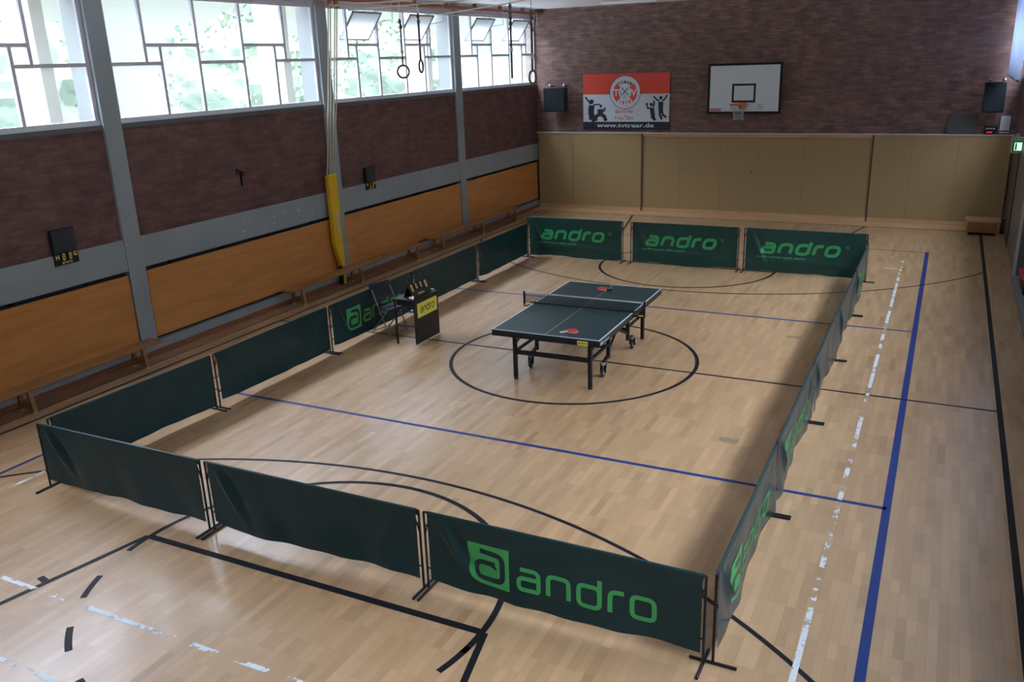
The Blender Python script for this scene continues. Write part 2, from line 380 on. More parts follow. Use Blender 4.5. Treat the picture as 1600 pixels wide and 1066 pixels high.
for s in (-1, 1):
    line((-5.46, s*11.5), (5.46, s*11.5), .04, M_navyline)
    line((-4.42, s*8.87), (4.42, s*8.87), .04, M_navyline, .0010)
    line((-4.42, s*2.95-.0), (4.42, s*2.95), .055, M_blueline, .0010)
    line((-4.0, s*7.87), (4.0, s*7.87), .04, M_white, .0018); line((-4.0, s*7.15), (4.0, s*7.15), .045, M_white, .0018)
    line((-1.8, s*6.13), (1.8, s*6.13), .07, M_blackline, .0015)
    a = (0, PI) if s < 0 else (PI, 2*PI)
    arc(0, s*6.13, 1.775, a[0], a[1], W5, M_blackline)
    b0 = a[0]+PI                                         # dashed outer half with short stubs
    arc(0, s*6.13, 1.775, b0, b0+.15, W5, M_blackline, n=6); arc(0, s*6.13, 1.775, b0+PI-.15, b0+PI, W5, M_blackline, n=6)
    for k in range(7):
        t0 = .375+.4115*k; t0, t1 = (PI-t0-.185, PI-t0) if s > 0 else (t0, t0+.185); arc(0, s*6.13, 1.775, b0+t0, b0+t1, W5, M_blackline, n=8)
    for sx in (-1, 1):
        line((sx*1.8, s*6.13), (sx*2.97, s*11.5), W5, M_blackline, .0017)
        for q in (.17, .5): line((sx*(1.8+1.17*q), s*(6.13+5.37*q)), (sx*(1.8+1.17*q+.13), s*(6.13+5.37*q-.03)), .06, M_blackline, .0019)
    th = math.acos(5.46/6.25); arc(0, s*10.35, 6.225, (th if s < 0 else PI+th), (PI-th if s < 0 else 2*PI-th), .045, M_blackline, .0013)
for x, y in ((2.71, -1.98), (2.78, 2.07)):               # brass-edged socket covers let into the boards
    fl.add([(x-.11, y-.06, .0016), (x+.11, y-.06, .0016), (x+.11, y+.06, .0016), (x-.11, y+.06, .0016)], [(0, 1, 2, 3)], mat('socket_cover', (.22, .155, .10), .4, noise=.3, nscale=50))
fl.box((XL, 11.62, 0), (XR, YF, .004), M_rail)
fl.box((XL, YB, 0), (XL+.12, 11.62, .004), M_skirt); fl.box((XL+.12, YB, 0), (-5.74, 11.62, .002), woodgrain('shade_toned_edge_boards', (.27, .135, .06), (.36, .19, .09), 'Y', .4)); fl.box((-5.74, YB, 0), (-5.728, 11.62, .0022), M_dark)  # edge boards to the seam: dimmer wall-side light painted in as darker wood
struct(fl.build('floor'))

cl = MB(); cl.box((XL-.4, YB-.1, ZC), (XR+.4, YF+.3, ZC+.15), M_ceil)
struct(cl.build('ceiling'))
g = MB(); g.box((-60, -60, -.4), (60, 60, -.12), M_grass); struct(g.build('ground'))

# ------------------------------------------------------------ walls
wl = MB()
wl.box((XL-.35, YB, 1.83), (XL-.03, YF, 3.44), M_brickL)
wl.box((XL-.35, YB, 1.365), (XL, YF, 1.83), M_conc)            # concrete band
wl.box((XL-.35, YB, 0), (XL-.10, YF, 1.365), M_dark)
wl.box((XL-.10, YB, .0), (XL-.0, YF, .195), M_conc)             # low plinth
wl.box((XL-.35, YB, 3.40), (XL-.01, YF, ZS+.0), mat('dark_sill_edge', (.10, .10, .105), .6))
wl.box((XL-.35, YB, ZH), (XL-.02, YF, ZC), M_frame)            # lintel
for y in PIL:
    wl.box((XL-.45, y-.15, 0), (XL+.015, y+.15, ZC), M_conc)
sc = mat('paint_scuffs', (.50, .53, .56), .7)
rs = random.Random(3)
for i in range(46):                                            # chips and scuffs on the grey paint
    y = rs.uniform(-2.6, 12); z = rs.uniform(1.62, 1.84) if i % 3 else rs.uniform(1.4, 1.8)
    a = rs.uniform(.008, .035); b = rs.uniform(.01, .05)
    q = [(y-a, z), (y-a*.2, z-b*.6), (y+a, z-b*.2), (y+a*.5, z+b*.5)]
    wl.add([(XL+.0165 if any(abs(y-p) < .2 for p in PIL) else XL+.0015, yy, min(zz, 1.829)) for yy, zz in q], [(0, 1, 2, 3)], sc)
o = struct(wl.build('wall_left'))
tr = MB(); tr.box((XL, YB, 0), (XL+.03, YF, .06), M_skirt); tr.box((XL+.03, YB, 0), (XL+.055, YF, .03), M_skirt); struct(tr.build('baseboard_left'))

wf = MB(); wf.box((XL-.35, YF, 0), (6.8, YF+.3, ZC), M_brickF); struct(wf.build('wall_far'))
led = MB(); led.box((XL, YF-.12, 2.125), (XR, YF, 2.15), mat('ledge_paint', (.55, .53, .52), .5)); struct(led.build('trim_1'))
wb = MB(); wb.box((XL-.35, YB-.3, 0), (6.8, YB, ZC), mat('pale_back_wall', (.34, .27, .22), .7)); struct(wb.build('wall_back'))
wr = MB()
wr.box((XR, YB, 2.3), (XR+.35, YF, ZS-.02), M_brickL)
wr.box((XR, YB, ZH), (XR+.35, YF, ZC), M_frame)
wr.box((XR, 7.25, 0), (XR+.5, YF, 2.3), M_doorg)
wr.box((XR-.012, 10.0, 0), (XR, YF, 2.3), M_doorb)
wr.box((XR-.016, 9.93, 0), (XR, 10.0, 2.3), M_dark)
wr.box((XR-.02, 7.22, 0), (XR+.03, 7.27, 2.3), mat('white_door_edge', (.5, .5, .48), .5))
wr.box((6.4, YB, 0), (6.8, 7.25, 2.3), M_doorg)
wr.box((XR, YB, 2.3), (6.8, 7.25, 2.36), M_doorb)
for y in PIL: wr.box((XR-.015, y-.15, 2.3), (XR+.45, y+.15, ZC), M_conc)
struct(wr.build('wall_right'))

# ------------------------------------------------------------ windows: one per bay on each side
def window(n, x, y0, y1, pc, s, vents=(False, False)):
    """s = +1: room lies towards +x (left wall)"""
    f = MB(); T = .05; D = .05; zt = ZH-.02; xi = x-s*.05
    A, B, Cc, Dd, E, F = [pc+d for d in (.84, 1.12, 1.88, 2.88, 3.66, 3.93)]
    zl, zv = 4.28, 4.54
    def vb(y, a, b, t=T): f.box((min(xi-s*D, xi), y-t/2, a), (max(xi-s*D, xi), y+t/2, b), M_frame)
    def hb(a, b, z, t=T, m=M_frame): f.box((min(xi-s*D*1.1, xi+s*.004), a, z-t/2), (max(xi-s*D*1.1, xi+s*.004), b, z+t/2), m)
    vb(y0+.03, ZS, zt, .07); vb(y1-.03, ZS, zt, .07)
    hb(y0, y1, ZS+.035, .075, M_sill); hb(y0, y1, zt-.015, .07)
    if y1 > pc+4.5:
        hb(y0, B, zl); hb(Cc, Dd, zl); hb(E, y1, zl); hb(A, Cc, zv); hb(Dd, F, zv)
        vb(A, zl, zt); vb(B, ZS, zv); vb(Cc, ZS, zt); vb(Dd, ZS, zt); vb(E, ZS, zv); vb(F, zl, zt)
    fr = struct(f.build('window_%d' % n))
    gl = MB(); xg = xi-s*.025
    def pane(a, b, c, d):
        vs = [(xg, a, c), (xg, b, c), (xg, b, d), (xg, a, d)]; gl.add(vs, [(0, 1, 2, 3)], M_glass)
    zt2 = zt-.05
    R = [(y0, A, zl, zt2), (A, B, zl, zv), (y0, B, ZS, zl), (B, Cc, ZS, zv), (Cc, Dd, zl, zt2), (Cc, Dd, ZS, zl), (Dd, E, ZS, zv), (E, F, zl, zv), (F, y1, zl, zt2), (E, y1, ZS, zl)]
    if not vents[0]: R.append((A, Cc, zv, zt2))
    if not vents[1]: R.append((Dd, F, zv, zt2))
    for r in R: pane(*r)
    gl.build('window_panes', fr)
    for k, (a, b) in enumerate(((A, Cc), (Dd, F))):
        if not vents[k]: continue
        zm = (zv+zt2)/2+.03; h = (zt2-zv)/2-.01; an = math.radians(36)
        mt = Matrix.Translation((xg, 0, zm)) @ Matrix.Rotation(s*an, 4, 'Y')
        v = MB(); t = .03; a2, b2 = a+.035, b-.035
        for (ya, yb, za, zb) in ((a2, b2, h-t, h), (a2, b2, -h, -h+t), (a2, a2+t, -h, h), (b2-t, b2, -h, h)):
            v.box((-.015, ya, za), (.015, yb, zb), mat('sash_metal', (.22, .23, .26), .5), mt)
        so = v.build('vent_sash', fr)
        gg = MB(); q = [mt @ Vector(p) for p in ((0, a2+t, -h+t), (0, b2-t, -h+t), (0, b2-t, h-t), (0, a2+t, h-t))]
        gg.add(q, [(0, 1, 2, 3)], M_milky); gg.build('sash_glass', so)
        r = MB()
        top = mt @ Vector((0, (a2+b2)/2-.1, h))
        r.tube([top, (top.x, top.y, ZC-.12)], .009, M_steel, 6)
        c = mt @ Vector((0, b2, h*.3)); r.tube([c, (xg+s*.30, b2+.20, zm+.12), (xg+s*.30, b2+.2, ZC-.10)], .009, M_steel, 6)
        r.build('vent_rod', fr)
    return fr
ends = PIL[1:]+[YF+.15]
for i, (a, b) in enumerate(zip(PIL, ends)):
    window(i+1, XL, a+.15, b-.15, a, 1, (i >= 3, i >= 3))
for i, (a, b) in enumerate(zip(PIL, ends)):
    window(i+6, XR, a+.15, b-.15, a, -1)

# concrete fins and trees outside the left windows
for i, y in enumerate(PIL[1:]):
    f = MB(); f.box((XL-1.05, y-.62, -.12), (XL-.45, y-.42, 5.9), M_concout); f.box((XL-.45, y-.62, 5.5), (XL-.36, y-.42, 5.9), M_concout)
    struct(f.build('trim_%d' % (i+2)))
def tree(x, y, z0, r, label, seed):
    rr = random.Random(seed); o = empty('tree', label, 'tree', (x, y, -.12), 0, 'trees outside the left windows')
    t = MB(); t.tube([(0, 0, 0), (.05, .03, z0*.5), (-.04, .02, z0+.4)], [.16, .12, .08], M_bark, 10); t.build('trunk', o)
    c = MB(); nu, nv = 48, 28; vs = []
    for a in range(nv+1):
        for q in range(nu):
            th = PI*a/nv; ph = 2*PI*q/nu; d = Vector((math.sin(th)*math.cos(ph), math.sin(th)*math.sin(ph), math.cos(th)))
            rad = r*(1+.30*mnoise.noise(d*2.2+Vector((seed, 0, 0)))+.16*mnoise.noise(d*6+Vector((0, seed, 0)))); vs.append((d.x*rad, d.y*rad, z0+r*.62+d.z*rad*.80))
    c.add(vs, [(a*nu+q, (a+1)*nu+q, (a+1)*nu+(q+1) % nu, a*nu+(q+1) % nu) for a in range(nv) for q in range(nu)], M_leaf, True)
    for k in range(1300 if seed < 6 else 120):
        p = Vector(vs[rr.randrange(len(vs))]); p += (p-Vector((0, 0, z0+r*.6)))*rr.uniform(-.02, .10)+Vector((rr.gauss(0, .1), rr.gauss(0, .1), rr.gauss(0, .1)))
        a = Vector((rr.gauss(0, 1), rr.gauss(0, 1), rr.gauss(0, 1))).normalized(); b = a.orthogonal().normalized(); s = rr.uniform(.05, .11)
        c.add([p-a*s, p-b*s*.5, p+a*s, p+b*s*.5], [(0, 1, 2, 3)], M_leaf)
    c.build('foliage', o)
for k, (y, x, lb) in enumerate(((5.2, -10.6, 'leafy green tree seen through the open vents of the third window'), (8.0, -11.6, 'leafy green tree behind the pillar between the two far windows'),
                                (11.6, -10.4, 'leafy green tree outside the window nearest the far brick wall'), (17.0, -13, 'green tree farthest away outside the left windows'), (-.6, -10.8, 'green tree blurred behind the second window'), (-4.8, -11.4, 'green tree blurred behind the window nearest the camera'))):
    tree(x, y, 3.2, 1.42 if k not in (1,) else 1.15, lb, k+2)

# ------------------------------------------------------------ things on the left wall
GP = 'orange plywood impact panels along the left wall'
spans = [(-7.0, -2.37, 'orange plywood impact panel in the bay nearest the camera'), (-2.03, 2.58, 'long orange plywood wall panel behind the folding chair, second bay'),
         (2.92, 7.61, 'orange plywood wall panel right of the yellow pad, third bay'), (7.95, 12.17, 'orange plywood wall panel in the bay beside the chipboard partition')]
for a, b, lb in spans:
    p = MB(); p.box((XL-.055, a, .25), (XL-.0, b, 1.30), M_woodp)
    n = int((b-a)/1.1)
    o = tag(p.build('wood_wall_panel'), lb, 'wall panel', GP); bevel(o, .004)
    for k in range(n):
        q = MB(); y = a+.5+k*1.15; q.box((XL-.09, y, 1.24), (XL-.05, y+.05, 1.36), M_black); q.build('mounting_bracket', o)
def bench(y0, y1, legs, label):
    L = y1-y0; o = empty('gym_bench', label, 'bench', (-5.80, (y0+y1)/2, 0), 0, 'long wooden gym benches along the left wall')
    s = MB(); s.box((-.14, -L/2, .305), (.14, L/2, .345), M_bench); bevel(s.build('seat', o), .01)
    s = MB(); s.box((-.03, -L/2+.25, .275), (.03, L/2-.25, .305), M_bench); s.build('beam', o)
    for y in legs:
        yy = y-(y0+y1)/2; l = MB()
        for sx in (-1, 1):
            vs = []
            for z, xo, w in ((.305, .095, .045), (.03, .128, .06)):
                for dy in (-.028, .028): vs += [(sx*(xo-w/2), yy+dy, z), (sx*(xo+w/2), yy+dy, z)]
            l.add(vs, [(0, 1, 3, 2), (4, 6, 7, 5), (0, 4, 5, 1), (2, 3, 7, 6), (0, 2, 6, 4), (1, 5, 7, 3)], M_bench)
        l.box((-.13, yy-.02, .06), (.13, yy+.02, .15), M_bench)
        lo = l.build('leg', o)
        for sx in (-1, 1): f = MB(); f.lathe([(.0, .0), (.028, 0), (.032, .015), (.028, .032), (0, .032)], mat('cream_rubber', (.5, .44, .30), .6), (sx*.128, yy, 0), 12); f.build('rubber_foot', lo)
bench(-6.75, -2.33, (-6.4, -4.5, -2.68), 'long low wooden gym bench in the left foreground by the wall')
bench(.62, 5.10, (.93, 2.72, 4.83), 'middle wooden gym bench with the yellow pad behind it')
bench(5.55, 10.10, (5.92, 7.88, 9.78), 'farthest wooden gym bench by the left wall near the partition')

def local(o_rot, cx, cy):
    return Matrix.Translation((cx, cy, 0)) @ Matrix.Rotation(o_rot, 4, 'Z')
def put(mb, vf, m, y, k=None):
    """2-D shape (x,z) onto the local plane y facing -y"""
    vs, fs = vf; mb.add([(v.x, y, v.y) for v in vs], fs, m)
def wall_score(y0, y1, z0, z1, d1, d2, label):
    o = empty('wall_scoreboard', label, 'scoreboard', (XL+.02, (y0+y1)/2, z0), PI/2, 'black flip scoreboards hung on the left wall')
    W = y1-y0; H = z1-z0
    b = MB(); b.box((-W/2, -.0, 0), (W/2, .03, H), M_blackmat); bevel(b.build('back_board', o), .004)
    f = MB(); f.box((-W*.46, -.014, H*.36), (W*.46, -.001, H*.97), mat('number_pocket', (.022, .026, .033), .5)); f.build('number_pocket', o)
    for sx, d in ((-.13, d1), (.13, d2)):
        c = MB(); c.box((sx*W*1.05-W*.10, -.016, H*.10), (sx*W*1.05+W*.10, -.001, H*.34), M_black)
        if d == '0': put(c, ribbon([(sx*W*1.05-W*.035, H*.14), (sx*W*1.05+W*.035, H*.14), (sx*W*1.05+W*.035, H*.31), (sx*W*1.05-W*.035, H*.31)], W*.035, W*.03, True), M_num, -.018)
        else: put(c, text2d(d, H*.27, sx*W*1.05, H*.135, 'CENTER', offset=.002), M_num, -.018)
        c.build('number_card', o)
    t = MB(); put(t, text2d('H', H*.17, -W*.37, H*.18, 'CENTER', offset=.003), M_num, -.003); t.build('home_letter', o)
    t = MB(); put(t, text2d('G', H*.17, W*.37, H*.20, 'CENTER', offset=.003), M_num, -.003); t.build('guest_letter', o)
    t = MB()
    ws, e = wordmark(0, 0, .024, .022, .007, .006); wd = e-.006
    for vs, fs in ws: put(t, ([Vector((v.x-wd/2, v.y+H*.035)) for v in vs], fs), M_num, -.003)
    t.build('lettering', o)
wall_score(-3.50, -3.13, 1.69, 2.18, '0', '0', 'black flip scoreboard with two yellow zeros on left wall, nearer the camera')
wall_score(3.70, 4.05, 1.69, 2.15, '1', '2', 'small black flip scoreboard right of the yellow pad on left wall')

# small bracket left in the brick
b = MB(); b.bar((XL-.02, .12, 2.55), (XL-.02, .30, 2.47), .02, .03, M_black); b.bar((XL-.02, .22, 2.5), (XL-.02, .22, 2.27), .02, .02, M_black); b.bar((XL-.02, .12, 2.50), (XL-.02, .28, 2.43), .02, .015, M_black)
tag(b.build('wall_bracket'), 'small dark metal bracket on the brick wall between first two scoreboards', 'bracket')

# rope bundle with its yellow pad, pulleys
o = empty('rope_bundle', 'cream hoisting ropes running from the ceiling pulleys down to the yellow pad', 'ropes', (-6.00, 2.44, .3))
for dx, dy, ty in ((0, -.10, 2.36), (.01, -.03, 2.42), (0, .05, 2.56), (.01, .11, 2.62)):
    rp = MB(); rp.tube([(dx*.5, dy, 1.82), (dx+.01, (ty-2.44+.4)*.6+dy*.4, 3.3), (.06, ty-2.44+.42, 4.92)], .012, M_rope, 8); rp.build('rope', o)
for dy in (.36, .58):
    pl = MB(); pl.lathe([(0, -.03), (.055, -.03), (.06, -.02), (.04, 0), (.06, .02), (.055, .03), (0, .03)], mat('pulley_brass', (.35, .25, .12), .45, metal=.5), (.06, dy, 4.92), 20, Matrix.Rotation(PI/2, 4, 'X'))
    pl.box((.04, dy-.045, 4.9), (.08, dy+.045, 5.10), M_rust); pl.build('pulley', o)
py = empty('yellow_pad', 'tall yellow vinyl pad with a pointed foot and faded white label around the ropes', 'pad', (-6.0, 2.46, 0))
vs = []; prof = [(-.135, 2.17), (.125, 2.17), (.10, 1.0), (.14, .36), (.06, .36), (-.10, .78)]
outl = [(-.135, 2.17), (.125, 2.18), (.125, 1.2), (.135, .36), (.03, .36), (-.12, .80)]
p = MB(); n = len(outl)
for x in (-.06, .045): vs += [(x, a, b) for a, b in outl]
p.add(vs, [tuple(range(n))[::-1], tuple(range(n, 2*n))]+[(i, (i+1) % n, n+(i+1) % n, n+i) for i in range(n)], M_yellow)
bevel(p.build('pad_cover', py), .02, 3)
l = MB(); v2, f2 = disc(0, 0, .5, 20); l.add([(.048, .01+v.x*.07, 1.24+v.y*.52) for v in v2], f2, mat('faded_label', (.55, .50, .36), .6)); l.build('label', py)
ft = MB(); ft.box((-.05, .05, .0), (.03, .13, .36), M_yellow); ft.box((-.03, -.02, 0), (.03, .05, .36), M_black); ft.build('floor_socket', py)

# pipe and tube under the ceiling along the windows
t = MB(); t.tube([(-5.98, -4, 5.34), (-5.98, YF-.02, 5.34)], .045, M_rust, 12)
for k in range(12): t.box((-6.02, -3.5+k*1.33, 5.33), (-5.94, -3.44+k*1.33, ZC), M_rust)
tag(t.build('ceiling_pipe'), 'rust-red pipe hung under the ceiling along the left windows', 'pipe')
t = MB(); t.tube([(-5.86, 2.7, 5.22), (-5.86, 7.5, 5.16)], .012, M_rope, 8); tag(t.build('vent_line'), 'thin pale cord stretched across the third window below the pipe', 'cord')
for k, (a, b, lb) in enumerate((((-5.90, 2.95, 5.24), (-4.95, 5.5, 5.44), 'cream rope rising from the pulleys to the first ring hook'),
                              ((-5.88, 3.3, 5.15), (-3.2, 6.1, 5.45), 'cream rope slanting from the pulleys across the white ceiling, upper one'),
                              ((-5.86, 6.6, 5.16), (-2.6, 6.4, 5.45), 'cream rope slanting across the ceiling above the far pillar'))):
    t = MB(); t.tube([a, ((a[0]+b[0])/2, (a[1]+b[1])/2, (a[2]+b[2])/2-.03), b], .013, M_rope, 8); tag(t.build('ceiling_rope'), lb, 'rope', 'ropes running to the ceiling pulleys')

# gymnastic rings
def ring(p, ang, knots, label, strap):
    o = empty('gymnastic_ring', label, 'gymnastic ring', p, ang, 'gymnastic rings hanging by the left windows')
    r = MB(); r.tube([(.105*math.cos(2*PI*k/32), 0, .105*math.sin(2*PI*k/32)) for k in range(32)], .0175, M_ring, 10, closed=True); r.build('ring', o)
    s = MB(); s.bar((0, 0, .10), (0, 0, .32), .034, .022, strap); s.bar((0, 0, .36), (0, .0, .75), .032, .022, M_strap)
    s.lathe([(0, .30), (.028, .31), (.03, .34), (.02, .37), (0, .38)], M_steel, (0, 0, 0), 10)
    for k in range(knots): s.lathe([(.0, 0), (.026, .02), (.03, .05), (.018, .09), (0, .10)], M_strap, (.006*(-1)**k, 0, .70+k*.085), 8)
    s.build('strap', o)
    c = MB(); c.tube([(0, 0, .72), (0, 0, ZC-p[2])], .007, M_steel, 6); c.build('cable', o)
    h = MB(); h.box((-.05, -.05, ZC-p[2]-.05), (.05, .05, ZC-p[2]), M_rust); h.build('ceiling_hook', o)
brs = mat('brown_leather', (.22, .11, .07), .6)
ring((-4.25, 2.55, 4.02), .80, 2, 'dark gymnastic ring hanging face-on before the third window', brs)
ring((-3.98, 2.72, 4.10), 1.80, 2, 'gymnastic ring turned nearly edge-on, right beside the face-on ring', M_strap)
ring((-2.10, 2.55, 3.98), 2.03, 4, 'gymnastic ring edge-on on a blue strap before the farthest window', mat('blue_strap', (.06, .08, .35), .6))
ring((-1.72, 2.55, 3.87), 1.45, 4, 'gymnastic ring hanging at the corner of the far brick wall', brs)

# ------------------------------------------------------------ far wall: partition, banner, backboard, speakers
PG = 'chipboard partition panels across the far wall'
def partition(x0, x1, y, seams, label, rails):
    o = empty('partition_panel', label, 'partition', ((x0+x1)/2, y, 0), 0, PG); w = (x1-x0)/2
    b = MB(); b.box((-w, 0, .10), (w, .05, 2.125 if not rails else 2.03), M_part); b.build('board', o)
    for s in seams: e = MB(); e.box((s-(x0+x1)/2-.004, -.003, .10), (s-(x0+x1)/2+.004, 0, 2.05), mat('seam', (.22, .145, .066), .7)); e.build('seam', o)
    r = MB(); r.box((-w, -.03, 0), (w, .05, .10), M_rail); r.build('bottom_rail', o)
    if rails:
        r = MB(); r.box((-w, -.015, 2.04), (w, .05, 2.125), M_rail); r.build('top_rail', o)
        h = MB(); h.lathe([(0, .0), (.02, 0), (.02, .012), (0, .012)], M_dark, (.05, -.001, 1.15), 12, Matrix.Rotation(PI/2, 4, 'X')); h.build('keyhole', o)
partition(-6.07, -2.98, 12.20, (-5.0, -4.1), 'left chipboard partition panel below the club banner', False)
partition(-2.94, 2.90, 12.235, (-1.9, -.8, .2, 1.3), 'wide middle chipboard partition panel with wooden rail below the backboard', True)
partition(2.94, 5.88, 12.20, (3.8, 4.8), 'right chipboard partition panel beside the wooden step box', False)
for x, k in ((-2.96, 0), (2.92, 1)):
    t = MB(); t.box((x-.022, 12.205, 0), (x+.022, 12.29, 2.125), mat('dark_joint', (.10, .05, .025), .6)); struct(t.build('trim_%d' % (8+k)))

def banner():
    x0, x1, z0, z1 = -4.70, -2.23, 2.22, 3.71; W = x1-x0; H = z1-z0
    o = empty('club_banner', 'red and white sports club banner with round emblem and black web address strip', 'banner', ((x0+x1)/2, 12.262, z0))
    def yy(x, z):
        u = (x+W/2)/W; v = z/H
        return -.016*math.sin(u*PI)*math.sin(v*PI)-.012*math.sin(9*u+4*v)*v*math.exp(-((u-.5)*1.2)**2) - .010*math.sin(16*(u-v*.6))*max(0, abs(u-.5)-.1)
    b = MB(); nx, nz = 56, 30; h1, h2 = H*.635, H*.143
    zs = [0, h2]+[h2+(h1-h2)*k/14 for k in range(1, 15)]+[h1+(H-h1)*k/13 for k in range(1, 14)]
    vs = [(-W/2+W*i/nx, yy(-W/2+W*i/nx, z), z) for z in zs for i in range(nx+1)]
    for j in range(len(zs)-1):
        m = M_bblack if zs[j+1] <= h2+1e-6 else (M_bwhite if zs[j+1] <= h1+1e-6 else M_bred)
        b.add([vs[j*(nx+1)+i] for i in range(nx+1)]+[vs[(j+1)*(nx+1)+i] for i in range(nx+1)], [(i, i+1, nx+2+i, nx+1+i) for i in range(nx)], m, True)
    def P(vf, m, e): vs2, fs = vf; b.add([(v.x, yy(v.x, v.y)-e, v.y) for v in vs2], fs, m)
    cx, cz = -.005, H*.665
    P(disc(cx, cz, .445, 48), M_bnavy, .006); P(disc(cx, cz, .43, 48), M_bwhite, .009)
    for a in (0, PI): P(disc(cx, cz, .34, 14, .185, a-.80, a+.80), M_bred, .012)
    P(text2d('T', .25, cx-.255, cz-.09, 'CENTER', offset=.008), M_bwhite, .015); P(text2d('V', .25, cx+.255, cz-.09, 'CENTER', offset=.008), M_bwhite, .015)
    def arcw(s, r, a0, a1, size, flip):
        for k, ch in enumerate(s):
            a = a0+(a1-a0)*k/(len(s)-1); v2, f2 = text2d(ch, size, 0, -size*.34, 'CENTER', offset=.004); rot = (a-PI/2) if not flip else (a+PI/2)
            c_, s_ = math.cos(rot), math.sin(rot); q = [Vector((cx+r*math.cos(a)+v.x*c_-v.y*s_, cz+r*math.sin(a)+v.x*s_+v.y*c_)) for v in v2]
            P((q, f2), M_bred if flip or k % 2 else M_bnavy, .012)
    arcw('TRAAR', .275, PI/2+.62, PI/2-.62, .125, False); arcw('1910', .275, -PI/2-.5, -PI/2+.5, .13, True)
    P(ribbon([(cx-.10, cz+.13), (cx+.09, cz-.07)], .022), M_bnavy, .012); P(ribbon([(cx+.10, cz+.13), (cx-.09, cz-.07)], .022), M_bnavy, .014)
    P(ribbon([(cx-.13, cz+.03), (cx-.11, cz-.10)], .012), M_bnavy, .012); P(ribbon([(cx-.03, cz-.16), (cx, cz-.05), (cx+.03, cz-.16)], .012), M_bnavy, .012)
    P(text2d('Sport mit', .145, cx-.30, H*.30, 'LEFT', shear=.1, sx=.95), M_bred, .008)
    P(text2d('Freu  den', .145, cx-.30, H*.185, 'LEFT', shear=.1, sx=.95), M_bred, .008); P(disc(cx+.02, H*.185+.09, .022, 10), M_bnavy, .009)
    v2, f2 = text2d('www.tvtraar.de', .155, 0, H*.045, 'CENTER', offset=.003); mxx = max(v.x for v in v2); k = .82/mxx; P(([Vector((v.x*k, v.y)) for v in v2], f2), M_bwhite, .008)
    # four jumping silhouettes
    def fig(ox, oz, segs, hd):
        for pts, w in segs: P(ribbon([(ox+a, oz+c) for a, c in pts], w*1.3, .02), M_bblack, .008)
        P(disc(ox+hd[0], oz+hd[1], hd[2]*1.15, 14), M_bblack, .009)
    fig(-.98, H*.145, [([(0, .44), (-.02, .28), (-.01, .16)], .13), ([(-.03, .47), (-.11, .58), (-.19, .67)], .035), ([(.04, .45), (.13, .46), (.24, .47)], .03), ([(-.03, .20), (-.04, .05)], .07), ([(.03, .20), (.07, .06), (.02, 0)], .075)], (0, .54, .055))
    fig(-.72, H*.16, [([(0, .32), (.0, .18)], .12), ([(.03, .30), (.11, .26), (.14, .36)], .035), ([(-.03, .30), (-.08, .24), (.02, .22)], .035), ([(-.01, .18), (-.12, .13), (-.15, .0)], .075), ([(.01, .18), (.12, .12), (.16, 0)], .075)], (.01, .40, .035))
    fig(.76, H*.16, [([(0, .34), (.02, .18)], .09), ([(-.02, .34), (-.12, .33), (-.14, .40)], .032), ([(.03, .36), (.06, .44), (.05, .53)], .035), ([(.02, .18), (0, .10), (.07, .04)], .055), ([(.05, .2), (.05, .1), (.09, .01)], .05)], (-.02, .43, .04))
    P(disc(.76-.14, H*.16+.44, .035, 12), M_bblack, .010)
    fig(1.00, H*.20, [([(0, .44), (0, .22)], .10), ([(-.04, .46), (-.12, .50), (-.20, .58)], .032), ([(.04, .46), (.12, .52), (.17, .62)], .032), ([(-.02, .22), (-.02, .10), (.04, -.02)], .05), ([(.03, .22), (.06, .10), (.16, .03)], .045)], (0, .54, .04))
    b.build('banner_cloth', o)
    for p0, p1 in (((-W/2, yy(-W/2, H), H), (-W/2-.12, .03, H+.05)), ((W/2, yy(W/2, H), H), (W/2+.30, .03, H+.10)), ((-W/2, 0, 0), (-W/2-.02, .0, -.06)), ((W/2, 0, 0), (W/2+.03, 0, -.06))): c = MB(); c.tube([p0, p1], .006, M_strap, 6); c.build('tie_cord', o)
banner()

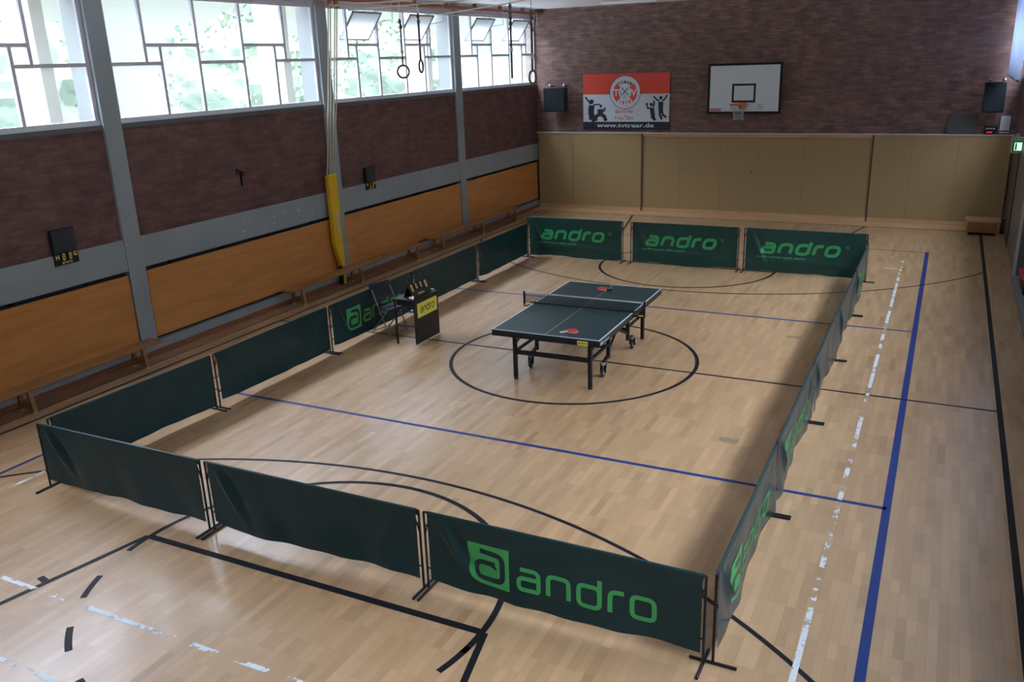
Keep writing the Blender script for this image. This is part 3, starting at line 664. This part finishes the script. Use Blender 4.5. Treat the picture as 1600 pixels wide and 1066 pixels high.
def backboard():
    x0, x1, z0, z1 = -1.12, .72, 2.66, 3.89; yb = 11.90; W = x1-x0; H = z1-z0
    o = empty('basketball_backboard', 'white basketball backboard with orange rim and net on the far brick wall', 'basketball hoop', ((x0+x1)/2, yb, z0))
    b = MB(); b.box((-W/2+.05, 0, .05), (W/2-.05, .02, H-.05), M_wb)
    rx0, rx1, rz0, rz1 = -.30, .29, .275, .735
    for q in ((rx0, rx1, rz0, rz0+.05), (rx0, rx1, rz1-.05, rz1), (rx0, rx0+.05, rz0, rz1), (rx1-.05, rx1, rz0, rz1)): b.box((q[0], -.003, q[2]), (q[1], 0, q[3]), M_black)
    rd = mat('red_print', (.42, .04, .05), .5); b.box((-W/2+.08, -.003, .07), (-W/2+.35, 0, .135), rd)
    for k in range(9): b.box((-W/2+.105+k*.026, -.004, .085+(k % 2)*.008), (-W/2+.118+k*.026, -.002, .12), M_wb)
    put(b, disc(.42, .17, .072, 24, .062), rd, -.003); put(b, ribbon([(.38, .20), (.46, .15)], .012), rd, -.003); put(b, ribbon([(.42, .19), (.42, .13)], .012), rd, -.0035)
    b.build('board', o)
    f = MB()
    for q in ((-W/2, W/2, 0, .055), (-W/2, W/2, H-.055, H), (-W/2, -W/2+.055, 0, H), (W/2-.055, W/2, 0, H)): f.box((q[0], -.012, q[2]), (q[1], .04, q[3]), M_black)
    f.build('frame', o)
    for sx in (-.5, .5):
        for z in (.25, H-.25): s = MB(); s.bar((sx, .03, z), (sx, YF-yb-.01, z), .05, .05, M_black); s.build('wall_bracket', o)
    r = MB(); cx, cz, R = -.03, .25, .225; cy = -.38
    r.tube([(cx+R*math.cos(2*PI*k/36), cy+R*math.sin(2*PI*k/36), cz) for k in range(36)], .011, M_orange, 8, closed=True)
    r.box((cx-.10, -.02, cz-.09), (cx+.10, 0, cz+.03), M_orange); r.box((cx-.10, -.16, cz-.012), (cx+.10, 0, cz+.006), M_orange)
    r.add([(cx-.10, -.15, cz), (cx+.10, -.15, cz), (cx+.06, -.01, cz-.14), (cx-.06, -.01, cz-.14)], [(0, 1, 2, 3), (3, 2, 1, 0)], M_orange)
    r.build('rim', o)
    n = MB(); K = 12
    def ringp(j, k, h):
        t = 2*PI*(k+h)/K; rr = [R, R*.83, R*.66, R*.53, R*.52, R*.56][j]; return (cx+rr*math.cos(t), cy+rr*math.sin(t), cz-.008-j*.075)
    for j in range(5):
        for k in range(K):
            h = .5*(j % 2); n.tube([ringp(j, k, h), ringp(j+1, k, h+.5)], .005, M_net, 5, caps=False); n.tube([ringp(j, k, h), ringp(j+1, k, h-.5)], .005, M_net, 5, caps=False)
    n.build('net', o)
backboard()
# thin pipe line beside the backboard
b = MB(); b.tube([(.75, YF-.02, 2.93), (1.1, YF-.02, 2.94)], .008, M_steel, 6); tag(b.build('wall_conduit'), 'thin metal conduit on the brick just right of the backboard', 'conduit')

def speaker(x0, x1, z0, z1, label, pole, rot):
    o = empty('loudspeaker', label, 'loudspeaker', ((x0+x1)/2, 12.0, z0), rot, 'black loudspeakers hung on the far wall'); w = (x1-x0)/2; H = z1-z0
    b = MB()
    q = [(-w, -.18), (w, -.18), (w*.8, .18), (-w*.8, .18)]
    vs = [(a, c, 0) for a, c in q]+[(a, c, H) for a, c in q]; b.add(vs, [(3, 2, 1, 0), (4, 5, 6, 7), (0, 1, 5, 4), (1, 2, 6, 5), (2, 3, 7, 6), (3, 0, 4, 7)], M_black)
    bevel(b.build('cabinet', o), .012)
    g = MB(); g.box((-w*.92, -.19, .03), (w*.92, -.181, H-.03), M_spk); g.build('grille', o)
    for sx in (-.55, .75):
        k = MB(); k.lathe([(0, 0), (.03, .01), (.045, .045), (.03, .08), (0, .09)], M_steel, (sx*w, -.02, H+.01), 12); k.bar((sx*w, -.02, H+.03), (sx*w, .28, H+.03), .03, .03, M_black); k.build('wall_mount', o)
    if pole: p = MB(); p.tube([(-.0, -.12, .02), (-.0, -.06, 2.15-z0)], .009, M_steel, 6); p.build('support_rod', o)
speaker(-5.72, -5.07, 2.73, 3.38, 'black loudspeaker beside the windows, left of the club banner', True, 0)
speaker(5.16, 5.60, 2.66, 3.32, 'black loudspeaker at the right end of the far wall', False, 0)
b = MB(); b.box((4.50, 12.20, 2.151), (5.14, 12.225, 2.60), M_spanel, Matrix.Translation((0, 0, 0)))
tag(bevel(b.build('dark_board'), .006), 'dark grey board leaning on the ledge left of the right loudspeaker', 'board')
o = empty('sound_amplifier', 'small black device with red lights on the ledge below the right loudspeaker', 'amplifier', (5.40, 12.24, 2.151))
b = MB(); b.box((-.13, -.05, 0), (.13, .04, .19), M_black); bevel(b.build('housing', o), .006)
for x in (-.06, -.02, .02): b = MB(); b.box((x, -.055, .04), (x+.025, -.05, .065), M_led); b.build('red_light', o)
for x in (-.09, -.04, .01, .06): b = MB(); b.box((x, -.056, .12), (x+.035, -.05, .15), M_paper); b.build('label_strip', o)
o = empty('wall_notice', 'white notice sheet on a dark board at the right end of the ledge', 'notice', (5.68, 12.23, 2.151))
b = MB(); b.box((-.12, 0, 0), (.13, .02, .44), M_spanel); b.build('backing', o)
b = MB(); b.box((-.09, -.006, .09), (.11, 0, .42), M_paper); b.box((-.09, -.008, .03), (.11, 0, .06), M_paper); b.build('sheet', o)
# roller curtain below the right windows' far end
def curtain():
    b = MB(); n = 60; y0, y1 = 12.12, 8.0; z0, z1 = 3.47, 5.40; vs = []
    for i in range(n+1):
        y = y0+(y1-y0)*i/n; x = 5.60+.022*math.sin(i*1.3)+.012*math.sin(i*.47)
        vs += [(x, y, z0), (x, y, (z0+z1)/2), (x, y, z1)]
    b.add(vs, [(3*i+k, 3*i+3+k, 3*i+4+k, 3*i+1+k) for i in range(n) for k in (0, 1)], M_curtain, True)
    o = tag(b.build('curtain'), 'white curtain hanging at the top right window by the far wall', 'curtain')
    sdf = o.modifiers.new('thickness', 'SOLIDIFY'); sdf.thickness = .004
    c = MB(); c.tube([(5.60, y0, z0), (5.60, y1, z0)], .018, M_black, 8); c.build('bottom_bar', o)
    c = MB(); c.tube([(5.60, y0+.1, 5.40), (5.60, y1, 5.40)], .015, M_steel, 8); c.build('curtain_track', o)
curtain()
def translucent_curtain():
    m = M_curtain; nt = m.node_tree; N = nt.nodes.new; L = nt.links.new
    b = nt.nodes['Principled BSDF']; tl = N('ShaderNodeBsdfTranslucent'); tl.inputs[0].default_value = (.70, .78, .95, 1)
    mx = N('ShaderNodeMixShader'); mx.inputs[0].default_value = .5; L(b.outputs[0], mx.inputs[1]); L(tl.outputs[0], mx.inputs[2]); L(mx.outputs[0], nt.nodes['Material Output'].inputs[0])
translucent_curtain()
# exit sign
o = empty('exit_sign', 'lit green and white emergency exit sign at the right edge', 'exit sign', (5.82, 9.5, 2.02))
b = MB(); b.box((-.10, 0, 0), (.108, .05, .32), mat('sign_housing', (.45, .50, .47), .5)); bevel(b.build('housing', o), .008)
b = MB(); b.box((-.08, -.004, .02), (.10, 0, .30), M_exitg); b.box((-.045, -.008, .05), (.09, -.003, .21), M_exit); b.box((-.03, -.012, .06), (.0, -.007, .20), M_exitg)
for k in range(4): b.box((-.06+k*.04, -.006, .25), (-.035+k*.04, -.003, .285), M_paper)
b.build('lit_face', o)
b = MB(); b.box((-.04, .01, .32), (.02, .04, .39), M_steel); b.build('mount', o)
# step box
o = empty('wooden_step_box', 'low wooden step box against the right partition panel, over the black sideline', 'step box', (5.47, 11.33, 0))
b = MB(); b.box((-.31, -.20, .06), (.31, .22, .30), M_bench); bevel(b.build('body', o), .006)
b = MB(); b.box((-.36, -.25, .30), (.36, .27, .345), M_rail); bevel(b.build('top', o), .01)
b = MB(); b.box((-.27, -.22, 0), (.27, .20, .06), M_black); b.build('plinth', o)
o = empty('equipment_cart', 'small dark brown cart tucked right of the wooden step box', 'cart', (5.885, 11.5, 0))
b = MB(); b.box((-.04, -.14, .08), (.04, .14, .34), M_doorb); b.build('body', o); b = MB(); b.box((-.035, -.12, 0), (.035, .12, .08), M_dark); b.build('base', o)
# heating grille and bin at right
o = empty('floor_grille', 'long ribbed grey heating grille along the right edge of the floor', 'grille', (5.99, 0, 0))
b = MB(); b.box((-.11, -1.6, 0), (.12, 7.15, .012), M_dark); b.build('tray', o)
b = MB()
for k in range(108): b.box((-.11, -1.55+k*.08, .012), (.12, -1.55+k*.08+.038, .05), mat('grille_slat', (.30, .31, .32), .5, metal=.2))
s_ = b.build('slats', o)
o = empty('storage_bin', 'dark storage bin with a bright red lid at the right edge', 'bin', (6.20, 6.05, 0))
b = MB(); b.box((-.22, -.5, .05), (.18, .38, .26), M_blackmat); bevel(b.build('body', o), .02)
b = MB(); b.box((-.25, -.53, .26), (.20, .41, .33), mat('red_plastic', (.60, .02, .03), .4)); bevel(b.build('lid', o), .02, 3)
# ceiling light
o = empty('ceiling_light', 'long white ceiling light fitting near the far wall, switched off', 'ceiling light', (-2.9, 10.9, ZC-.045), 0)
b = MB(); b.box((-.75, -.09, 0), (.75, .09, .045), mat('light_housing', (.8, .8, .78), .4)); bevel(b.build('housing', o), .01)
b = MB(); b.box((-.7, -.07, -.02), (.7, .07, 0), mat('light_diffuser', (.85, .85, .84), .3)); b.build('diffuser', o)

# ------------------------------------------------------------ barriers
def shape_mark(mb, P, x, z, S, cm, pm):
    """square mark with a rounded lower left corner and the letter cut into it"""
    n = 10; out = [(0, S), (S, S), (S, 0)]
    r = S*.34
    pts = [Vector((S, 0)), Vector((S, S)), Vector((0, S))]
    arcp = [Vector((r-r*math.cos(t), r-r*math.sin(t))) for t in [PI/2*k/n for k in range(n+1)]]
    poly = densify([Vector(p) for p in pts+arcp], S*.06, True)
    c = Vector((S*.5, S*.5)); vs = [c]+poly; k = len(poly)
    # fan, each wedge split in rings so that it follows the folds
    R = 6; V = []; F = []
    for j in range(R+1):
        for q in poly: V.append(c.lerp(q, j/R)+Vector((x, z)))
    for j in range(R):
        for i in range(k): F.append((j*k+i, (j+1)*k+i, (j+1)*k+(i+1) % k, j*k+(i+1) % k))
    P((V, F), pm, .003)
    w = S*.125
    P(ribbon([(x+.30*S, z+.845*S), (x+.84*S, z+.80*S), (x+.84*S, z+.17*S), (x+.19*S, z+.17*S), (x+.19*S, z+.57*S), (x+.66*S, z+.57*S)], w, S*.17, False, S*.1), cm, .0055)
    P(([Vector((x+.30*S, z+.91*S)), Vector((x+.30*S, z+.88*S)), Vector((x+.50*S, z+.77*S)), Vector((x+.56*S, z+.86*S))], [(0, 1, 2, 3)]), cm, .0057)
    P(([Vector((x+.56*S, z+.63*S)), Vector((x+.54*S, z+.51*S)), Vector((x+.70*S, z+.44*S)), Vector((x+.70*S, z+.50*S))], [(0, 1, 2, 3)]), cm, .0058)
def barrier(cx, cy, rz, L, H, zb, label, logo=None, seed=0, group='table tennis court barriers', folds=1.0, far=False, feet=(1, 1)):
    o = empty('barrier_panel', label, 'barrier', (cx, cy, 0), rz, group); rr = random.Random(seed)
    cm = M_clothfar if far else M_cloth; pm = M_printfar if far else M_print
    ph = [rr.uniform(0, 6.28) for _ in range(8)]; gp = .035
    x0, x1 = -L/2+gp, L/2-gp*.6
    def bot(x):
        u = (x-x0)/(x1-x0)
        return zb+.010*math.sin(2.2*u*PI+ph[0])*folds+.008*math.sin(11*u+ph[1])*folds+.004*math.sin(31*u+ph[4])*folds+(.03*math.exp(-u*14) if not far else .0)
    def yy(x, z):
        u = (x-x0)/(x1-x0); v = (z-zb)/(H-zb); w = 1-v
        d = folds*(.014*w*math.sin(7*u+ph[2])+.007*w*math.sin(19*u+ph[3]+2*v)+.0035*math.sin(34*u+3*v+ph[5])*w)
        t = (u*4.6+(v-1)*.75)                          # diagonal drape from the upper left corner
        d += folds*.034*math.exp(-((t-.18)/.075)**2)*math.exp(-((1-v-.40)/.33)**2)
        d -= folds*.024*math.exp(-((t-.34)/.08)**2)*math.exp(-((1-v-.4)/.33)**2)
        t2 = ((1-u)*4.6+(v-1)*.75); d += folds*.012*math.exp(-((t2-.3)/.09)**2)*math.exp(-((1-v-.35)/.3)**2)*(1 if seed % 2 else .3)
        if far: d += .02*math.exp(-((w-.72-.5*(u-.5)**2)/.05)**2)*math.sin(PI*u)
        return -d*min(1, (1-v)*6+.02)-.0125
    b = MB(); nx, nz = 84, 26
    vs = []
    for j in range(nz+1):
        for i in range(nx+1):
            x = x0+(x1-x0)*i/nx; z = bot(x)+(H-bot(x))*(j/nz); vs.append((x, yy(x, z), z))
    b.add(vs, [(j*(nx+1)+i, j*(nx+1)+i+1, (j+1)*(nx+1)+i+1, (j+1)*(nx+1)+i) for j in range(nz) for i in range(nx)], cm, True)
    # back leaf of the cloth, sewn over the top rail
    k = len(vs)
    vb = []
    for j, z in enumerate((H, H+.010, H+.013, H+.010, H, H-.055)):
        y = (-.0125, -.009, 0, .009, .0125, .0125)[j]
        for i in range(nx+1): vb.append((x0+(x1-x0)*i/nx, y, z))
    b.add(vb, [(j*(nx+1)+i, j*(nx+1)+i+1, (j+1)*(nx+1)+i+1, (j+1)*(nx+1)+i) for j in range(5) for i in range(nx)], cm, True)
    def P(vf, m, e): v2, fs = vf; b.add([(v.x, yy(v.x, v.y)-e, v.y) for v in v2], fs, m)
    if logo == 'square':
        lx = -L/2+.40; shape_mark(b, P, lx, .205, .365, cm, pm)
        ws, e = wordmark(lx+.445, .262, .172, .168, .037, .044)
        for q in ws: P(q, pm, .003)
    if logo == 'bold':
        h = .172; ws, e = wordmark(-L/2+.34, .42, h, .212, .062, .048, shear=.30, rk=1.6)
        for q in ws: P(q, pm, .003)
        P(disc(e+.07, .425+h*1.0, .032, 16, .019), pm, .003)
        v2, f2 = text2d('performance table tennis', .056, 0, 0, shear=.25, offset=.0015); mx_ = max(v.x for v in v2); kk = .92/mx_
        P(([Vector((v.x*kk-L/2+.25, v.y+.315)) for v in v2], f2), pm, .003)
    b.build('cloth', o, 60)
    f = MB(); f.tube([(-L/2, 0, H-.001), (L/2, 0, H-.001)], .0095, M_black, 8); f.build('top_rail', o)
    for s in (-1, 1):
        p = MB(); X = s*L/2
        p.tube([(X, 0, H), (X, 0, .015)], .0105, M_black, 8)
        p.tube([(X, 0, H-.12), (X-s*.045, 0, H-.12)], .008, M_black, 6); p.tube([(X, 0, .22), (X-s*.045, 0, .22)], .008, M_black, 6)
        p.tube([(X-s*.05, 0, H-.02), (X, 0, H-.22)], .006, M_black, 6)
        p.build('post', o)
        q = MB(); q.tube([(X, -.17, .012), (X, .17, .012)], .012, M_black, 8); q.build('foot', o)
    return o
NR = [(-2.455, 2.27, 'plain dark green barrier at the left end of the near row', None), (-.095, 2.32, 'plain dark green barrier in the middle of the near row', None), (2.255, 2.285, 'near row barrier with the big green square mark and word, nearest the camera', 'square')]
for i, (x, L, lb, lg) in enumerate(NR): barrier(x, -5.82, 0, L, .735, .10, lb, lg, 10+i)
FR = [(-2.445, 2.20, 'left barrier of the far row with bold slanted green lettering', 'bold'), (-.05, 2.23, 'middle barrier of the far row with bold slanted green lettering', 'bold'), (2.30, 2.25, 'right barrier of the far row with bold slanted green lettering', 'bold')]
for i, (x, L, lb, lg) in enumerate(FR): barrier(x, 6.03, 0, L, .865, .035, lb, lg, 20+i, far=True)
LR = [(-4.60, 'plain dark barrier of the left row at the near left corner', None), (-2.29, 'plain left row barrier, second from the near left corner', None), (.06, 'left row barrier with the green square mark behind the folding chair', 'square'),
      (2.38, 'plain left row barrier behind and beyond the umpire table', None), (4.73, 'plain left row barrier ending at the far left corner', None)]
for i, (y, lb, lg) in enumerate(LR): barrier(-3.50 if i else -3.545, y, PI/2-(0 if i else .045), 2.29 if i else 2.20, .735, .075, lb, lg, 30+i, folds=.55)
RR = [(-4.645, 'right row barrier nearest the camera with green square mark facing outwards', 'square'), (-2.32, 'right row barrier with green square mark, second from the near right corner', 'square'), (0.02, 'plain middle barrier of the right row, just past the centre line', None),
      (2.35, 'plain right row barrier, fourth from the near right corner', None), (4.70, 'right row barrier with green mark touching the far right corner', 'square')]
for i, (y, lb, lg) in enumerate(RR): barrier(3.46, y, PI/2, 2.30 if i else 2.27, .735, .085, lb, lg, 40+i, folds=1.3)

# ------------------------------------------------------------ table tennis table
def tt_table():
    o = empty('table_tennis_table', 'dark green table tennis table with white lines on black wheeled frame, centre court', 'table tennis table', (.137, .053, 0), .010)
    hx, hy = .7625, 1.37
    for s in (-1, 1):
        t = MB(); ya, yb = (0.004, hy) if s > 0 else (-hy, -.004)
        t.box((-hx, ya, .735), (hx, yb, .76), M_table)
        for q in ((-hx, -hx+.02, ya, yb), (hx-.02, hx, ya, yb), (-.0015*2, .0015*2, ya, yb)): t.add([(q[0], q[2], .7606), (q[1], q[2], .7606), (q[1], q[3], .7606), (q[0], q[3], .7606)], [(0, 1, 2, 3)], M_tline)
        e = (hy-.02, hy) if s > 0 else (-hy, -hy+.02); t.add([(-hx, e[0], .7608), (hx, e[0], .7608), (hx, e[1], .7608), (-hx, e[1], .7608)], [(0, 1, 2, 3)], M_tline)
        t.build('table_top', o)
        a = MB(); T = .022; z0 = .675
        a.box((-hx+.003, ya, z0), (-hx+T, yb, .735), M_apron); a.box((hx-T, ya, z0), (hx-.003, yb, .735), M_apron)
        ee = (hy-T, hy-.003) if s > 0 else (-hy+.003, -hy+T); a.box((-hx+.003, ee[0], z0), (hx-.003, ee[1], .735), M_apron)
        if s < 0:
            a.box((hx-.12, -hy-.001, .70), (hx-.10, -hy+.002, .735), M_apron)
            for k, yy0 in enumerate((-1.33, -1.28)): a.box((hx-.004, yy0, .69), (hx+.0, yy0+.03, .725), M_tline)
            a.box((hx-.004, -1.22, .695), (hx, -1.02, .72), mat('apron_print', (.22, .25, .28), .5))
        a.build('apron', o)
        X = .54; yo = s*1.13; yi = s*.42
        for sx in (-1, 1):
            l = MB(); l.box((sx*X-.024, yo-.024, .03), (sx*X+.024, yo+.024, .70), M_black)
            lo = l.build('leg', o)
            ft = MB(); ft.lathe([(0, 0), (.030, 0), (.033, .015), (.02, .03), (0, .03)], M_rubber, (sx*X, yo, 0), 14); ft.build('leveling_foot', lo)
        fr = MB()
        fr.bar((-X, yo, .395), (X, yo, .395), .03, .06, M_black)
        for sx in (-1, 1):
            fr.bar((sx*X, yo, .40), (sx*X, yi, .40), .03, .035, M_black)
            fr.bar((sx*X, yi, .735), (sx*X, yi, .20), .045, .045, M_black)
            fr.bar((sx*X, yi, .24), (sx*X, yi+s*.20, .20), .04, .04, M_black)
            fr.bar((sx*X, yi, .30), (sx*X*.96, s*.06, .46), .025, .035, M_black)
            fr.bar((sx*X, yo, .50), (sx*X, yi+s*.1, .69), .02, .02, M_black)
        fr.bar((-X, yi, .36), (X, yi, .36), .03, .05, M_black); fr.bar((-X, s*.05, .47), (X, s*.05, .47), .03, .04, M_black)
        fr.bar((-X, yo, .69), (X, yo, .69), .03, .03, M_black)
        fr.build('undercarriage', o)
        for sx in (-1, 1):
            w = MB(); wy = yi+s*.22; R = .062
            w.lathe([(0, -.016), (R*.9, -.016), (R, -.009), (R, .009), (R*.9, .016), (0, .016)], M_rubber, (sx*X, wy, R), 22, Matrix.Rotation(PI/2, 4, 'Y'))
            w.lathe([(0, -.018), (R*.5, -.018), (R*.5, .018), (0, .018)], M_steel, (sx*X, wy, R), 16, Matrix.Rotation(PI/2, 4, 'Y'))
            wo = w.build('castor', o)
            k = MB(); 
            for e in (-.025, .025): k.bar((sx*X+e, wy, R), (sx*X+e, wy-s*.02, .19), .006, .04, M_black)
            k.lathe([(0, .165), (.03, .165), (.03, .20), (0, .20)], M_steel, (sx*X, wy-s*.02, 0), 12); k.build('castor_fork', wo)
    b = MB(); b.box((.46, -hy-.006, .675), (.60, -hy+.004, .735), M_sign)
    ws, e = wordmark(0, 0, .018, .017, .0045, .004); wd = e-.004
    for vs, fs in ws: put(b, ([Vector((v.x-wd/2+.53, v.y+.697)) for v in vs], fs), M_black, -hy-.0075)
    b.build('brand_plate', o)
tt_table()
def net():
    o = empty('table_tennis_net', 'black table tennis net with white top tape clamped across the table', 'net', (.137, .053, .0), .010); w = .915
    m = bpy.data.materials.new('net_mesh'); m.use_nodes = True; nt = m.node_tree; b = nt.nodes['Principled BSDF']; b.inputs['Base Color'].default_value = (.012, .016, .022, 1); b.inputs['Roughness'].default_value = .8
    N = nt.nodes.new; L = nt.links.new; tc = N('ShaderNodeTexCoord'); sp = N('ShaderNodeSeparateXYZ'); L(tc.outputs['Object'], sp.inputs[0]); mks = []
    for ax in ('X', 'Z'):
        a = N('ShaderNodeMath'); a.operation = 'MULTIPLY'; L(sp.outputs[ax], a.inputs[0]); a.inputs[1].default_value = 1/.013
        f = N('ShaderNodeMath'); f.operation = 'FRACT'; L(a.outputs[0], f.inputs[0]); g = N('ShaderNodeMath'); g.operation = 'LESS_THAN'; L(f.outputs[0], g.inputs[0]); g.inputs[1].default_value = .30; mks.append(g)
    mm = N('ShaderNodeMath'); mm.operation = 'MAXIMUM'; L(mks[0].outputs[0], mm.inputs[0]); L(mks[1].outputs[0], mm.inputs[1])
    tr = N('ShaderNodeBsdfTransparent'); mx = N('ShaderNodeMixShader'); L(mm.outputs[0], mx.inputs[0]); L(tr.outputs[0], mx.inputs[1]); L(b.outputs[0], mx.inputs[2]); L(mx.outputs[0], nt.nodes['Material Output'].inputs[0])
    q = MB(); q.add([(-w, 0, .765), (w, 0, .765), (w, 0, .905), (-w, 0, .905)], [(0, 1, 2, 3)], m); q.build('mesh', o)
    q = MB(); q.box((-w, -.004, .900), (w, .004, .9165), M_tline); q.build('top_tape', o)
    q = MB(); q.box((-w, -.003, .762), (w, .003, .772), M_black); q.build('bottom_cord', o)
    for s in (-1, 1):
        p = MB(); p.box((s*w-.011, -.014, .70), (s*w+.011, .014, .925), M_black); p.bar((s*w, 0, .715), (s*.745, 0, .715), .05, .022, M_black); p.box((min(s*.74, s*.80), -.03, .7605), (max(s*.74, s*.80), .03, .770), M_black)
        p.tube([(s*.82, 0, .66), (s*.82, 0, .71)], .012, M_black, 8); po = p.build('net_post', o)
        y = MB(); y.box((min(s*.84, s*.91), -.033, .722), (max(s*.84, s*.91), -.026, .732), M_sign); y.build('yellow_strip', po)
net()
def paddle(loc, rz, label, z=.7612):
    o = empty('table_tennis_bat', label, 'table tennis bat', (loc[0], loc[1], z), rz, 'red bats lying on the table')
    b = MB(); n = 28; ol = [(.076*math.cos(2*PI*k/n), .08*math.sin(2*PI*k/n)) for k in range(n)]
    vs = [(x, y, .0) for x, y in ol]+[(x, y, .014) for x, y in ol]
    b.add(vs, [tuple(range(n))[::-1], tuple(range(n, 2*n))]+[(i, (i+1) % n, n+(i+1) % n, n+i) for i in range(n)], M_wood); b.build('blade', o)
    r = MB(); vs = [(x*.99, y*.99, .0141) for x, y in ol]+[(x*.985, y*.985, .018) for x, y in ol]; vs = [(x, max(y, -.066), z_) for x, y, z_ in vs]
    r.add(vs, [tuple(range(n))[::-1], tuple(range(n, 2*n))]+[(i, (i+1) % n, n+(i+1) % n, n+i) for i in range(n)], M_red); r.build('rubber', o)
    h = MB(); h.bar((0, -.065, .010), (0, -.17, .010), .028, .020, mat('pale_handle', (.60, .58, .52), .5) if loc[1] < 0 else M_black); bevel(h.build('handle', o), .005)
paddle((.435, -1.06), math.radians(-48), 'red rubber bat with pale handle on the near half of the table')
paddle((.05, 1.10), math.radians(75), 'red rubber bat lying on the far half of the table')

# ------------------------------------------------------------ umpire table, chair, scoreboard, balls
def umpire():
    o = empty('umpire_table', 'black umpire table with yellow sign on its front panel', 'table', (-2.62, -.02, 0), PI/2)
    # local x -> +y of the hall, local -y -> +x (towards the court)
    w = .34
    t = MB(); t.box((-w, -.18, .705), (w, .20, .728), M_blackmat); bevel(t.build('table_top', o), .003)
    p = MB(); p.box((-w, -.18, .02), (w, -.155, .705), M_blackmat); p.build('front_panel', o)
    s = MB(); s.box((-w+.065, -.184, .43), (w-.045, -.181, .655), M_sign)
    ws, e = wordmark(0, 0, .080, .064, .015, .012); wd = e-.012
    for vs, fs in ws: put(s, ([Vector((v.x-wd/2+.015, v.y+.50)) for v in vs], fs), M_black, -.186)
    s.build('sign', o)
    for sx in (-1, 1):
        l = MB(); l.box((sx*w-(.025 if sx > 0 else 0), .17, 0), (sx*w+(0 if sx > 0 else .025), .195, .705), M_black); l.build('leg', o)
        l = MB(); l.box((sx*w-(.02 if sx > 0 else 0), -.155, .30), (sx*w+(0 if sx > 0 else .02), .17, .32), M_black); l.build('stretcher', o)
    u = MB(); u.box((-w+.03, -.15, .62), (w-.03, .16, .70), M_black); u.build('drawer_box', o)
umpire()
def tscore():
    o = empty('table_scoreboard', 'black flip scoreboard with four yellow number cards on the umpire table', 'scoreboard', (-2.62, .0, .7295), PI/2-.08)
    a = math.radians(24); W = .245; H = .215
    b = MB()
    mt = Matrix.Translation((0, -.10, 0)) @ Matrix.Rotation(-a, 4, 'X'); b.box((-W, -.004, 0), (W, .004, H), M_blackmat, mt); b.build('front_board', o)
    b = MB(); m2 = Matrix.Translation((0, .065, 0)) @ Matrix.Rotation(a, 4, 'X'); b.box((-W, -.004, 0), (W, .004, H), M_blackmat, m2); b.build('rear_board', o)
    for k, (x, d) in enumerate(((-.175, '0'), (-.06, '0'), (.055, '0'), (.175, '0'))):
        h = .10 if k in (0, 3) else .07; c = MB(); c.box((x-.033, -.009, H-.015-h-.02), (x+.033, -.004, H+.0), M_black, mt)
        v2, f2 = ribbon([(x-.014, H-.02-h), (x+.014, H-.02-h), (x+.014, H-.02), (x-.014, H-.02)], .013, .01, True); c.add([mt @ Vector((v.x, -.0105, v.y)) for v in v2], f2, M_num); c.build('number_card', o)
    t = MB(); ws, e = wordmark(0, 0, .022, .021, .006, .006); wd = e-.006
    for vs, fs in ws: t.add([mt @ Vector((v.x-wd/2, -.006, v.y+.025)) for v in vs], fs, M_sign)
    t.build('lettering', o)
tscore()
def ball(x, y, lb):
    b = MB(); b.lathe([(.02*math.sin(PI*k/10), .02-.02*math.cos(PI*k/10)) for k in range(11)], M_ball, (0, 0, 0), 18); o = b.build('table_tennis_ball'); o.location = (x, y, .7285)
    tag(o, lb, 'ball', 'white balls on the umpire table')
ball(-2.545, -.305, 'white table tennis ball, left one of the pair beside the flip scoreboard'); ball(-2.525, -.262, 'white table tennis ball touching the scoreboard corner, right one of the pair'); ball(-2.49, -.32, 'white table tennis ball closest to the umpire table front edge')
b = MB(); b.tube([(0, 0, .01), (.05, .03, .012), (.10, .08, .01)], .010, M_ball, 8); b.tube([(.02, .05, .01), (.07, .02, .02)], .007, M_ball, 8)
o = b.build('marker_pen'); o.location = (-2.60, .24, .729); o.rotation_euler = (0, 0, .2); tag(o, 'small white pens lying at the right end of the umpire table', 'pens')
def chair():
    o = empty('folding_chair', 'dark folding chair with grey metal tube legs beside the umpire table', 'chair', (-3.24, .10, 0), math.radians(90-12))
    # local -y = front
    W = .21; G = mat('dull_grey_tube', (.20, .21, .22), .4, metal=.5)
    for s in (-1, 1):
        f = MB(); f.tube([(s*W, -.20, .01), (s*W*.98, .0, .42), (s*W*.95, .155, .74)], .011, G, 8); f.build('front_rail', o)
        f = MB(); f.tube([(s*W*.88, .24, .01), (s*W*.88, -.17, .44)], .011, G, 8); f.build('rear_leg', o)
    for wq, yq, zq in ((W, -.185, .04), (W*.88, .215, .04)): f = MB(); f.tube([(-wq, yq, zq), (wq, yq, zq)], .009, G, 8); f.build('crossbar', o)
    s = MB(); s.box((-W+.02, -.19, .435), (W-.02, .16, .465), mat('dark_vinyl', (.010, .014, .020), .55, spec=.25), Matrix.Rotation(.05, 4, 'X')); bevel(s.build('seat', o), .012, 3)
    mt = Matrix.Translation((0, .115, .62)) @ Matrix.Rotation(-.42, 4, 'X')
    s = MB(); s.box((-W-.008, -.016, 0), (W+.008, .012, .215), mat('dark_vinyl', (.010, .014, .020), .55, spec=.25), mt); bevel(s.build('backrest', o), .012, 3)
chair()
